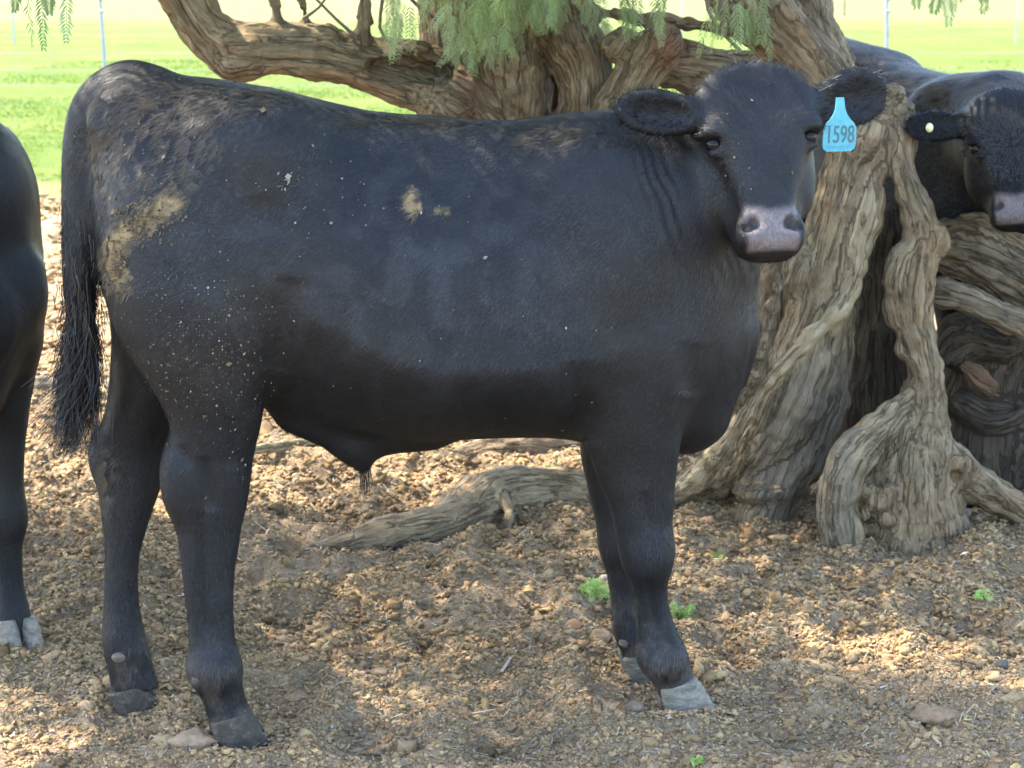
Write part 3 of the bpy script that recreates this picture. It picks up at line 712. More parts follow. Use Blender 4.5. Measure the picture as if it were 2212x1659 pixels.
wood_thing("far_log", "pale split log on the dirt between the left cow and the bull's tail", "log",
           [[(-40, 838, 7.75, 26), (60, 840, 7.75, 26), (150, 845, 7.75, 25), (260, 850, 7.75, 22)]], 0.012, amp=0.008, lump=0.01, seed=27, tint=lambda V: (np.full(len(V), 0.5), np.tile(np.array([(0.36, 0.29, 0.2)]), (len(V), 1))))
wood_thing("ground_twig", "dark twig lying to the right of the bull's front hoof", "twig",
           [[(1515, 1455, 4.68, 7), (1560, 1470, 4.64, 8), (1620, 1487, 4.58, 5)]], 0.004, amp=0.002, lump=0.003, seed=28)
# ================================================================== FOLIAGE
LEAFC = np.array([(.21, .27, .11), (.25, .31, .125), (.18, .24, .09), (.28, .335, .14), (.23, .28, .14)])
def fronds(P0, D0, L, K, ll, lw, droop=0.5, cols=LEAFC, bright=1.0, spread=1.0):
    n = len(P0); P0 = np.asarray(P0, float); D0 = np.asarray(D0, float); D0 = D0 / np.linalg.norm(D0, axis=1, keepdims=True)
    L = np.broadcast_to(np.asarray(L, float), (n,))
    s = np.linspace(0.12, 1.0, K)
    g = np.array([0, 0, -1.0])
    pos = P0[:, None, :] + D0[:, None, :] * (L[:, None] * s)[..., None] * (1 - droop * 0.5 * s[None, :, None]) + g * (L[:, None] * droop * s ** 1.6)[..., None]
    T = np.gradient(pos, axis=1); T /= np.linalg.norm(T, axis=2, keepdims=True) + 1e-9
    up = RNG.normal(0, 1, (n, 1, 3)); A = np.cross(T, up); A /= np.linalg.norm(A, axis=2, keepdims=True) + 1e-9
    Nn = np.cross(T, A)
    taper = np.clip(1.15 - 0.75 * np.abs(s - 0.45) * 1.6, 0.35, 1)[None, :, None]
    VV = []
    for sg in (-1, 1):
        d = A * sg * spread + T * 0.55 + Nn * RNG.normal(0, .25, (n, K, 1)) + g * 0.25; d /= np.linalg.norm(d, axis=2, keepdims=True)
        w = np.cross(d, Nn); w /= np.linalg.norm(w, axis=2, keepdims=True) + 1e-9
        l = ll * taper * RNG.uniform(.75, 1.2, (n, K, 1)); tip = pos + d * l + g * l * 0.18; mid = pos + d * l * 0.45
        VV.append(np.stack([pos, mid + w * lw * .5, tip, mid - w * lw * .5], 2))
    # the rachis itself, a thin quad
    q = np.stack([pos[:, 0] - A[:, 0] * .0011, pos[:, 0] + A[:, 0] * .0011, pos[:, -1] + A[:, 0] * .0006, pos[:, -1] - A[:, 0] * .0006], 1)
    V = np.concatenate([VV[0].reshape(-1, 3), VV[1].reshape(-1, 3), q.reshape(-1, 3)])
    c = cols[RNG.integers(0, len(cols), n)] * bright * RNG.uniform(.8, 1.2, (n, 1))
    cl = np.repeat(c, K * 4, 0); C = np.concatenate([cl, cl, np.repeat(c * 1.1, 4, 0)])
    return V, np.arange(len(V)).reshape(-1, 4), C
def leaf_obj(name, parts, origin, parent, label=None):
    V, F, C = merge(parts)
    me = new_mesh(name, V - np.asarray(origin), F, False); col_attr(me, C)
    o = link(name, me, MAT['leaf'], parent)
    if label: o["label"] = label
    return o
def hang(n, box, Yr, Lpx, K, ll, lw, tilt=.25, droop=.4, bright=1.0):
    P = np.array([at(RNG.uniform(box[0], box[1]), RNG.uniform(box[2], box[3]), RNG.uniform(*Yr)) for _ in range(n)])
    D = np.stack([RNG.normal(0, tilt, n), RNG.normal(0, tilt, n) - 0.1, -np.ones(n)], 1)
    L = np.array([RNG.uniform(*Lpx) * mpp(6.5) for _ in range(n)])
    return fronds(P, D, L, K, ll, lw, droop, bright=bright)
# sprays that hang into view in front of the trunks
sp = [hang(150, (915, 1215, -110, 10), (6.5, 6.78), (55, 100), 12, .026, .0036, .6, .3, 1.15),
      hang(60, (970, 1110, -10, 75), (6.5, 6.75), (50, 85), 12, .026, .0036, .6, .3, 1.15),
      hang(50, (1080, 1310, -90, 20), (6.5, 6.8), (45, 80), 12, .026, .0036, .6, .3, 1.1),
      hang(16, (820, 900, -40, 40), (6.5, 6.8), (50, 90), 12, .028, .0045),
      hang(12, (1255, 1320, 30, 60), (7.3, 7.5), (50, 80), 12, .03, .0045, bright=1.3)]
leaf_obj("hanging_foliage", sp, O1, tree1, "feathery grey-green spray hanging in front of the broad trunk")
sp = [hang(10, (1535, 1600, -40, 40), (6.2, 6.3), (60, 100), 14, .030, .005), hang(7, (1600, 1660, -40, 30), (6.2, 6.3), (50, 90), 14, .028, .005),
      hang(13, (1335, 1450, -40, 10), (6.3, 6.45), (50, 90), 14, .030, .005), hang(7, (1960, 2180, -60, -10), (6.0, 6.2), (30, 60), 12, .028, .005)]
leaf_obj("hanging_foliage", sp, O2, tree2, "few drooping pinnate leaves dangling above the bull's head")
# sprig dangling into the top left corner
Pl = np.array([at(58, -30, 5.3), at(88, -40, 5.3), at(145, -50, 5.25), at(100, -45, 5.35), at(40, -40, 5.3)])
Dl = np.array([(.05, 0, -1), (0.0, 0, -1), (-.06, 0, -1), (.05, .02, -1), (-.2, 0, -1)])
lf = leaf_obj("hanging_sprig", [fronds(Pl, Dl, np.array([120, 135, 130, 70, 60]) * mpp(5.3), 17, .026, .0062, .05, spread=1.1)], at(88, -60, 5.3), None)
lf.location = at(88, -60, 5.3); tag(lf, "drooping pinnate leaf sprig dangling in the top left corner", "leaves")
# thin bare twigs rising from the limb
tw = [[(985, 118, 6.8, 5), (960, 60, 6.78, 4), (900, 10, 6.75, 4), (860, -30, 6.75, 3)], [(845, 95, 6.7, 4), (820, 60, 6.7, 3.5), (826, 0, 6.7, 4), (822, -60, 6.7, 4)],
      [(770, 80, 6.72, 4), (730, 45, 6.7, 3.5), (690, 5, 6.7, 3), (660, -25, 6.7, 3)], [(600, 45, 6.68, 4), (590, 10, 6.66, 3), (560, -25, 6.65, 3)], [(655, 40, 6.7, 4), (690, 15, 6.68, 3), (720, -30, 6.66, 3)],
      [(1562, 60, 6.3, 4), (1555, 20, 6.3, 4), (1570, -40, 6.3, 5)], [(1600, 110, 6.28, 4), (1560, 70, 6.28, 4), (1530, 20, 6.3, 5), (1525, -40, 6.3, 5)]]
for k, c in enumerate(tw):
    ch = dense(pc(c), 0.03); par, org = (tree1, O1) if k < 5 else (tree2, O2)
    tube_obj("twig", ch[:, :3], ch[:, 3], MAT['twig'], par, 6, org)

# ---- the crowns overhead (above the frame): weeping fronds on limbs, gaps let the sun through
off = np.array([SUN[0] / SUN[2], SUN[1] / SUN[2]])
def crown(n, z0, z1, region, seed, ll, lw, L, K):
    r = np.random.default_rng(seed)
    x = r.uniform(region[0], region[1], n); y = r.uniform(region[2], region[3], n)
    g = fbm(np.stack([x * .8, y * .8, np.full(n, 3.3)], 1), 3, seed)
    lit = SUNLIT(x, y)
    m = ((g > -0.42) | (HEADSH(x, y) > .4)) & (r.uniform(0, 1, n) > lit)
    x, y = x[m], y[m]; n = len(x)
    z = r.uniform(z0, z1, n)
    P = np.stack([x + off[0] * z, y + off[1] * z, z], 1)
    D = np.stack([r.normal(0, .5, n), r.normal(0, .5, n), r.normal(-.6, .4, n)], 1)
    return fronds(P, D, r.uniform(L[0], L[1], n), K, ll, lw, .6)
def HEADSH(x, y):                     # keep the animals' heads and backs in the shade
    q = np.exp(-(np.maximum(np.abs(x - .55) - .92, 0) / .12) ** 2 - (np.maximum(np.abs(y - 3.98) - .28, 0) / .12) ** 2)
    return np.clip(q, 0, 1)
def SUNLIT(x, y):
    q = np.stack([x, y, 0 * x], 1)
    w = 0.35 * fbm(q * 1.4, 3, 55)
    a = sstep(5.7, 6.1, y + w) * (1 - sstep(0.45, 0.75, x + w))               # behind the bull, to the left of the root
    b = np.exp(-((x - 0.62) / 0.22) ** 2 - ((y - 5.55) / .35) ** 2) * 1.2      # by the big root
    c = np.exp(-((x - 1.10) / 0.40) ** 2 - ((y - 4.75) / .16) ** 2) * 1.1      # right foreground
    d = np.exp(-((x + 0.95) / 0.35) ** 2 - ((y - 4.20) / .10) ** 2) * 0.9      # left foreground
    e = np.exp(-((x - 0.7) / 0.5) ** 2 - ((y - 5.35) / .10) ** 2) * 0.8
    fg = (1 - sstep(4.35, 4.65, y + w)) * (0.62 - .30 * np.exp(-((x - 0.9) / .9) ** 2 - ((y - 4.05) / .3) ** 2)) * (1 - .9 * HEADSH(x, y))
    return np.clip(np.maximum.reduce([a, b, c * (1 - .8 * HEADSH(x, y)), d, e, fg]), 0, 0.90)
parts = [crown(7400, 2.35, 4.4, (-2.6, 3.4, 2.9, 7.8), 61, .085, .022, (.35, .6), 12)]
V, F, C = merge(parts)
x = V[:, 0]; sel = (x.reshape(-1, 4).mean(1) < -0.4)
for nm, m, org, par in (("crown", sel, O1, tree1), ("crown", ~sel, O2, tree2)):
    f = F[m]; u, inv = np.unique(f, return_inverse=True)
    me = new_mesh(nm, V[u] - org, inv.reshape(f.shape), False); col_attr(me, C[u]); link(nm, me, MAT['leaf'], par)
for par, org, base, ends in ((tree1, O1, at(1000, -400, 7.1), [(-2.6, 5.6, 3.6), (-1.8, 6.9, 3.9), (-0.9, 5.0, 3.4), (-3.0, 7.0, 3.5), (-1.2, 8.0, 4.0)]),
                             (tree2, O2, at(1480, -350, 6.7), [(0.3, 5.4, 3.6), (-0.6, 4.3, 3.3), (1.2, 6.4, 3.8), (0.6, 7.6, 4.0), (-1.4, 4.6, 3.3), (1.6, 5.2, 3.3)])):
    for e in ends:
        e = np.array(e); mdp = (base + e) / 2 + np.array([0, 0, .35])
        c = dense([(*base, .075), (*mdp, .05), (*e, .018)], .1)
        tube_obj("limb", c[:, :3], c[:, 3], MAT['twig'], par, 8, org)

# ---- small green weeds and dropped sprigs on the ground
def weed(name, label, x, y, n, hpx, wide, bright=1.2):
    p = ground_at(x, y); p[2] = float(gheight(np.array([p[0]]), np.array([p[1]]))[0]); m = mpp(p[1])
    P = p + np.stack([RNG.normal(0, wide * m * .06, n), RNG.normal(0, .003, n), np.zeros(n)], 1)
    D = np.stack([RNG.normal(0, .6, n), RNG.normal(0, .4, n), np.abs(RNG.normal(.8, .3, n))], 1)
    v, f, c = fronds(P, D, RNG.uniform(.6, 1.1, n) * hpx * m, 7, .013, .0036, .35, np.array([(.20, .32, .07), (.26, .36, .10), (.32, .40, .12)]), bright)
    me = new_mesh(name, v - p, f, False); col_attr(me, c); o = link(name, me, MAT['leaf']); o.location = p
    tag(o, label, "weed", "green weeds on the dirt")
weed("green_weed", "pale green weed tuft behind the bull's front legs, left one", 1285, 1290, 34, 75, 120)
weed("green_weed", "fresh green weed sprig just right of the bull's front leg", 1468, 1305, 24, 80, 60)
weed("green_weed", "small green weed beside the root under the bull's belly", 1185, 1030, 26, 62, 110, 1.0)
weed("green_weed", "tiny pale weed alone on the dirt at far right", 2125, 1290, 10, 40, 30)
weed("green_weed", "tiny green shoot at the bottom edge of the picture", 1510, 1650, 8, 34, 20)
weed("green_weed", "small green shoot by the reddish crumbs right of the front leg", 1545, 1175, 8, 40, 20)

# ---- stones one can pick out
def stone(label, x, y, wpx, hpx, colr, seed, name="stone", dep=1.0):
    p = ground_at(x, y); m = mpp(p[1]); r = np.random.default_rng(seed)
    v = IV3.copy()
    v *= (1 + 0.35 * fbm(v * 1.6 + seed, 3, seed) + 0.22 * fbm(v * 5 + seed, 2, seed + 1))[:, None]
    v *= np.array([wpx * .5, wpx * .38 * dep, hpx * .55]) * m
    v[:, 2] = np.maximum(v[:, 2], -hpx * .3 * m)
    me = new_mesh(name, v, IF3, True); col_attr(me, np.tile(np.array([colr]) * np.array([1.12, 1.0, .84]), (len(v), 1)) * (1 + .25 * fbm(v * 40, 2, seed))[:, None])
    o = link(name, me, MAT['stone']); o.location = (p[0], p[1] + wpx * .2 * m, float(gheight(p[:1], p[1:2])[0]) + hpx * .10 * m); o.rotation_euler = (0, 0, r.uniform(-.4, .4))
    tag(o, label, "stone", "stones on the dirt")
stone("flat pinkish grey stone beside the bull's near hind hoof", 415, 1610, 118, 44, (.22, .17, .125), 1)
stone("flat oval brown clod lying alone in the right foreground", 2028, 1552, 120, 40, (.20, .145, .10), 2)
stone("round grey stone just left of the front hoof", 1370, 1535, 48, 40, (.19, .155, .12), 3)
stone("small white stone behind the bull's front legs", 1306, 1245, 26, 24, (.42, .37, .29), 4)
stone("bright white pebble under the twin-stemmed tree", 2087, 1200, 24, 16, (.6, .6, .58), 5)
stone("pale flat stone between the hind and front legs in the foreground", 820, 1448, 50, 18, (.25, .19, .13), 6)
stone("pinkish stone right of the near hind leg", 640, 1475, 52, 26, (.25, .18, .125), 7)
stone("pale tan stone near the left bottom corner", 185, 1538, 34, 26, (.28, .21, .14), 8)
stone("dark grey stone at the right edge of the foreground", 2165, 1432, 30, 28, (.10, .095, .09), 9)
stone("ochre pebble at the bottom right corner", 2195, 1655, 30, 34, (.42, .34, .16), 10)
stone("pinkish clod between the root and the bull's front hoof", 1240, 1350, 62, 44, (.24, .165, .11), 11)
stone("grey brown clod right of the pinkish clod", 1300, 1395, 48, 40, (.20, .15, .105), 12)
stone("reddish clod at the foot of the sweeping root", 1530, 1118, 30, 20, (.26, .165, .115), 13)
stone("grey wedge of stone at the right foot of the twin stems", 2075, 1105, 60, 44, (.23, .20, .165), 14)
# ================================================================== CATTLE
CA = math.radians(11.5)
BC = np.array([-0.139, 4.366, 0.0])
BU = np.array([math.cos(CA), math.sin(CA), 0]); BV = np.array([-math.sin(CA), math.cos(CA), 0])
def loc(x, y, v):                    # pixel + lateral offset -> local (u, v, z) of the bull
    d = ray(x, y); o = np.array([0, 0, CAM_H]) - BC
    t = (v - o @ BV) / (d @ BV); p = o + d * t
    return np.array([p @ BU, v, p[2]])
def to_local(P): 
    q = np.asarray(P) - BC; return np.stack([q @ BU, q @ BV, q[..., 2]], -1)

TORSO = [(196, 330, 520, .05), (206, 262, 600, .09), (222, 205, 680, .135), (250, 166, 750, .17), (290, 146, 800, .195), (340, 152, 830, .212), (400, 162, 845, .222), (500, 173, 862, .235), (600, 191, 885, .252),
         (700, 216, 925, .268), (800, 239, 952, .278), (900, 250, 955, .282), (1000, 256, 946, .280), (1100, 262, 942, .272), (1200, 259, 945, .258), (1300, 253, 965, .236), (1400, 275, 975, .21),
         (1470, 330, 972, .185), (1520, 410, 950, .155), (1560, 520, 890, .115), (1590, 610, 820, .07)]
LEGS = {
 'hn': [(300, 300, 470, -.09, .07), (360, 250, 520, -.105, .09), (420, 228, 560, -.115, .11), (520, 214, 606, -.122, .124), (620, 222, 624, -.127, .128), (700, 245, 622, -.128, .122), (780, 290, 598, -.128, .106), (850, 340, 576, -.128, .088), (900, 366, 566, -.128, .072), (950, 372, 556, -.126, .060), (1000, 358, 546, -.124, .052), (1040, 357, 543, -.122, .050), (1090, 364, 534, -.12, .045), (1150, 380, 520, -.12, .037), (1230, 394, 508, -.12, .031), (1330, 404, 504, -.12, .030), (1390, 406, 508, -.12, .034), (1435, 406, 521, -.12, .043), (1470, 416, 524, -.12, .044), (1505, 438, 528, -.12, .038), (1540, 448, 545, -.12, .042), (1570, 452, 562, -.12, .046)],
 'hf': [(430, 260, 520, .115, .11), (600, 225, 560, .12, .122), (700, 240, 550, .12, .118), (800, 236, 470, .12, .1), (850, 232, 420, .12, .086), (900, 222, 388, .12, .07), (960, 205, 366, .12, .055), (1010, 206, 358, .12, .050), (1060, 213, 346, .12, .044), (1120, 220, 322, .12, .037), (1200, 226, 300, .12, .031), (1290, 225, 298, .12, .030), (1350, 221, 306, .12, .036), (1400, 219, 324, .12, .043), (1440, 232, 330, .12, .039), (1485, 242, 345, .12, .044)],
 'fn': [(430, 1210, 1440, -.085, .075), (500, 1195, 1475, -.105, .092), (600, 1192, 1510, -.118, .104), (700, 1205, 1525, -.124, .106), (780, 1226, 1512, -.126, .10), (860, 1246, 1480, -.126, .088), (940, 1260, 1470, -.122, .072), (1000, 1281, 1463, -.12, .060), (1060, 1304, 1455, -.12, .052), (1120, 1324, 1449, -.12, .047), (1170, 1334, 1447, -.117, .047), (1215, 1345, 1446, -.115, .046), (1255, 1364, 1440, -.115, .037), (1300, 1372, 1443, -.115, .030), (1350, 1375, 1454, -.115, .030), (1395, 1376, 1476, -.115, .039), (1425, 1384, 1488, -.115, .042), (1455, 1410, 1494, -.115, .037), (1480, 1418, 1505, -.115, .042), (1500, 1420, 1518, -.115, .046)],
 'ff': [(600, 1195, 1500, .118, .10), (780, 1230, 1490, .122, .095), (850, 1240, 1440, .12, .085), (940, 1250, 1420, .12, .07), (1000, 1258, 1402, .12, .058), (1080, 1276, 1394, .12, .048), (1150, 1291, 1392, .12, .046), (1190, 1297, 1392, .12, .044), (1240, 1313, 1386, .12, .034), (1290, 1319, 1384, .12, .030), (1340, 1322, 1390, .12, .033), (1380, 1326, 1405, .12, .041), (1410, 1345, 1410, .12, .037), (1435, 1350, 1424, .12, .043)]}
TS = .925
def head_frame(Hp, Hm, camp, psi):
    f = Hm - Hp; L = np.linalg.norm(f); f = f / L
    c = camp - (Hp + Hm) / 2; n = c - (c @ f) * f; n /= np.linalg.norm(n)
    s = np.cross(n, f); s = -s if s @ np.array([1, 0.2, 0]) < 0 else s       # to image right
    n2 = math.cos(psi) * n + math.sin(psi) * s; n2 /= np.linalg.norm(n2)
    s2 = s - (s @ n2) * n2; s2 /= np.linalg.norm(s2)
    return dict(P=Hp, f=f, n=n2, s=s2, L=L)
EYES = [(-.096, .160), (.092, .152)]
def cow_field(h, head, ears, tail, sheath, lo, hi, crest=False):
    f = Field(lo, hi, h)
    T = [loc(x, (a + b) / 2, 0)[0] for x, a, b, w in TORSO]
    zt = [loc(x, a, 0)[2] for x, a, b, w in TORSO]; zb = [loc(x, b, 0)[2] for x, a, b, w in TORSO]
    zt, zb = np.array(zt), np.array(zb)
    M = np.eye(3)
    xs = np.array([q[0] for q in TORSO], float)
    wl = np.interp(xs, [196, 480, 640, 900, 1200, 1340, 1620], [.5, .5, .40, .30, .30, .42, .5])      # level of the widest girth, from the bottom
    zc = zb + (zt - zb) * wl
    f.loft((0, 0, 0), M, T, np.zeros(len(T)), zc, [q[3] for q in TORSO], zt - zc, 2.35, 0.02, H2L=zc - zb, pl=1.55)
    for key, st in LEGS.items():
        R = []
        for y, xl, xr, v, hv in st:
            a = loc(xl, y, v); b = loc(xr, y, v); R.append(((a[2] + b[2]) / 2, v, (a[0] + b[0]) / 2, hv, (b[0] - a[0]) / 2))
        R.sort(); R = np.array(R)
        f.loft((0, 0, 0), np.array([(0, 0, 1), (0, 1, 0), (1, 0, 0)]), R[:, 0], R[:, 1], R[:, 2], R[:, 3], R[:, 4], 2.2, 0.045)
    # hip bones, pins, shoulder blade, withers, hocks and knees
    for sg in (-1, 1):
        f.ell(loc(570, 300, sg * .15), (.09, .06, .06), None, .12)
        f.ell(loc(235, 260, sg * .08), (.045, .045, .05), None, .06)
        f.ell(loc(1290, 470, sg * .165), (.10, .05, .16), None, .08)
        f.ell(loc(1470, 640, sg * .12), (.075, .07, .085), None, .07)
    f.ell(loc(383, 1030, -.12), (.024, .026, .06), None, .05); f.ell(loc(222, 985, .12), (.026, .03, .05), None, .04)
    f.ell(loc(1405, 1195, -.125), (.045, .04, .055), None, .04); f.ell(loc(1350, 1170, .12), (.04, .04, .05), None, .04)
    f.ell(loc(462, 1440, -.12), (.05, .05, .045), None, .03); f.ell(loc(1425, 1425, -.115), (.045, .048, .04), None, .03)
    # belly flap and sheath
    if sheath:
        f.cone(loc(640, 890, 0), .045, loc(765, 955, 0), .034, .05); f.cone(loc(765, 955, 0), .030, loc(785, 1006, 0), .014, .03)
        f.cone(loc(765, 950, 0), .034, loc(930, 935, 0), .03, .05)
    # neck
    H = head; P, fa, n, s, L = H['P'], H['f'], H['n'], H['s'], H['L']
    hp = lambda t, a, b: P + fa * t * TS + s * a + n * b
    A = loc(1300, 500, 0); B = loc(1440, 440, -.02); Cc = hp(.12, 0, -.20)
    f.cone(A, .225, B, .19, .10); f.cone(B, .19, Cc, .105, .06)
    f.cone(loc(1510, 640, -.02), .112, hp(.20, 0, -.22), .065, .06)
    f.cone(loc(1400, 720, 0), .19, loc(1505, 720, 0), .112, .08)
    f.cone(loc(1505, 720, 0), .102, loc(1500, 890, 0), .08, .06)
    if crest:
        f.cone(loc(1020, 420, 0), .17, loc(1300, 370, -.02), .155, .12); f.cone(loc(1300, 370, -.02), .155, hp(.06, 0, -.24), .11, .10)
    # tail
    if tail:
        tl = [(*loc(x, y, v), r) for x, y, v, r in tail]; f.chain([tuple(q) for q in dense(tl, .03)], .025)
    # head: loft from poll to muzzle
    T = np.array([-.036, -.022, .0, .03, .07, .12, .17, .22, .27, .315, .345, .375, .398, .408, .414])
    X3 = np.array([fa, s, n])
    WJ = [.026, .050, .080, .104, .118, .124, .124, .118, .102, .082, .070, .066, .060, .050, .035]
    FJ = np.array([-.062, -.048, -.034, -.026, -.022, -.022, -.026, -.032, -.036, -.034, -.030, -.028, -.026, -.03, -.04])
    BJ = np.array([-.11, -.13, -.17, -.20, -.215, -.225, -.23, -.23, -.215, -.17, -.14, -.12, -.105, -.095, -.08])
    f.loft(P, X3, T * TS, np.zeros(len(T)), (FJ + BJ) / 2, WJ, (FJ - BJ) / 2, 2.4, .03)
    WB = [.034, .064, .094, .114, .122, .119, .104, .083, .067, .060, .062, .066, .063, .054, .038]
    FB = np.array([-.055, -.036, -.016, .000, .012, .020, .022, .018, .012, .008, .010, .011, .006, -.004, -.02])
    BB = np.array([-.10, -.10, -.10, -.10, -.10, -.10, -.10, -.10, -.10, -.09, -.085, -.08, -.075, -.07, -.06])
    f.loft(P, X3, T * TS, np.zeros(len(T)), (FB + BB) / 2, WB, (FB - BB) / 2, 2.6, .022)
    for sg, (ea, et) in zip((-1, 1), EYES):
        f.ell(hp(et - .020, ea * .90, -.002), (.020, .036, .018), X3, .035)            # brow
        f.ell(hp(.22, sg * .088, -.13), (.075, .034, .06), X3, .03)                    # cheek
        f.ell(hp(.364, sg * .041, -.014), (.034, .028, .025), X3, .018)                 # muzzle pads
    for sg, (ea, et) in zip((-1, 1), EYES):
        f.ell(hp(et + .004, ea + sg * .010, .010), (.0150, .023, .024), X3, .006, 's')
        f.ell(hp(et - .015, ea + sg * .003, .001), (.0080, .028, .016), X3, .010)
        f.ell(hp(et + .024, ea + sg * .002, -.012), (.006, .018, .010), X3, .014)
    c45, s45 = math.cos(.6), math.sin(.6)
    for sg, na in ((-1, -.037), (1, .035)):
        ax1 = fa * c45 - s * sg * s45; ax2 = np.cross(n, ax1)
        f.ell(hp(.350, na, .016), (.019, .0115, .028), np.array([ax1, ax2, n]), .005, 's')
        f.ell(hp(.362, na + sg * .013, .010), (.009, .013, .022), X3, .005, 's')
    f.cone(hp(.27, 0, -.15), .06, hp(.355, 0, -.088), .038, .03)                       # chin and lower jaw
    # ears
    for e in ears:
        c, ax, up, rl, rh, base = e
        ax = ax / np.linalg.norm(ax); up = up - (up @ ax) * ax; up /= np.linalg.norm(up); nn = np.cross(ax, up); nn = nn if nn @ n > 0 else -nn
        Mx = np.array([ax, up, nn])
        f.ell(c - nn * .010, (rl, rh, .019), Mx, .012)
        f.ell(c + ax * rl * .18 - nn * .010, (rl * .86, rh * .86, .017), Mx, .02)
        f.cone(base, .036, c - ax * rl * .60, .028, .03)
        f.ell(c + ax * rl * .02 + nn * .018, (rl * .86, rh * .80, .026), Mx, .010, 's')
    return f, hp

def hoof_mesh(cu, cv, front, h=.0035, ln=.058, wd=.025):
    f = Field((cu - .12, cv - .09, -.02), (cu + .12, cv + .09, .10), h)
    for sg in (-1, 1):
        T = [-.012, .0, .02, .045, .068]
        f.loft((0, 0, 0), np.array([(0, 0, 1), (0, 1, 0), (1, 0, 0)]), T, [cv + sg * wd * 1.02] * 5, [cu + .016, cu + .014, cu + .006, cu - .004, cu - .014], [wd * 1.0, wd, wd * .98, wd * .93, wd * .82], [ln * 1.02, ln, ln * .94, ln * .84, ln * .72], 2.3, .006)
    V, F = f.mesh(2)
    rel = np.clip((V[:, 0] - cu) / ln, -1.2, 1.2); V[:, 2] *= np.where(V[:, 2] > 0, .90 + .22 * rel, 1)
    V += (.0016 * fbm(V * 70, 3, 4))[:, None] * vnormals(V, F)
    return V, F

def coat(V, F, N, Cv, n, ln, wd, flow, lift=.16, jit=.25, sel=None, seed=1, bright=1.0):
    r = np.random.default_rng(seed)
    Fa = F if sel is None else F[sel]
    A, B, Cq, Dq = (V[Fa[:, k]] for k in range(4))
    ar = np.linalg.norm(np.cross(Cq - A, Dq - B), axis=1); p = np.cumsum(ar); p /= p[-1]
    q = np.searchsorted(p, r.uniform(0, 1, n)); u, w = r.uniform(0, 1, (2, n, 1))
    P = (A[q] * (1 - u) + B[q] * u) * (1 - w) + (Dq[q] * (1 - u) + Cq[q] * u) * w
    nn = N[Fa[q, 0]]; c = Cv[Fa[q, 0]]
    d = flow(P) + r.normal(0, jit, (n, 3)); d -= (d * nn).sum(1, keepdims=True) * nn; d /= np.linalg.norm(d, axis=1, keepdims=True) + 1e-9
    lf = lift * np.exp(r.normal(0, .4, (n, 1)))
    L = (ln(P) if callable(ln) else np.full(n, ln)) * np.exp(r.normal(0, .3, n))
    sd = np.cross(d, nn); W = wd * np.exp(r.normal(0, .3, (n, 1)))
    tip = P + (d + nn * lf) * L[:, None]
    Vv = np.stack([P - sd * W * .5, P + sd * W * .5, tip], 1).reshape(-1, 3)
    cc = c * r.uniform(.6, 1.35, (n, 1)) * bright
    return Vv, np.arange(n * 3).reshape(-1, 3), np.repeat(cc, 3, 0)
def ribbons(P, wd, cols):            # P: (n, m, 3) polylines -> flat tapered strands
    n, m, _ = P.shape
    T = np.gradient(P, axis=1); S = np.cross(T, RNG.normal(0, 1, (n, 1, 3))); S /= np.linalg.norm(S, axis=2, keepdims=True) + 1e-9
    w = (wd * np.linspace(1, .25, m))[None, :, None]
    V = np.stack([P - S * w * .5, P + S * w * .5], 2).reshape(-1, 3)
    b = (np.arange(n) * m * 2)[:, None] + (np.arange(m - 1) * 2)[None, :]
    F = np.stack([b, b + 1, b + 3, b + 2], 2).reshape(-1, 4)
    return V, F, np.repeat(cols, m * 2, 0)
BLACK = np.array([.0038, .0039, .0043])

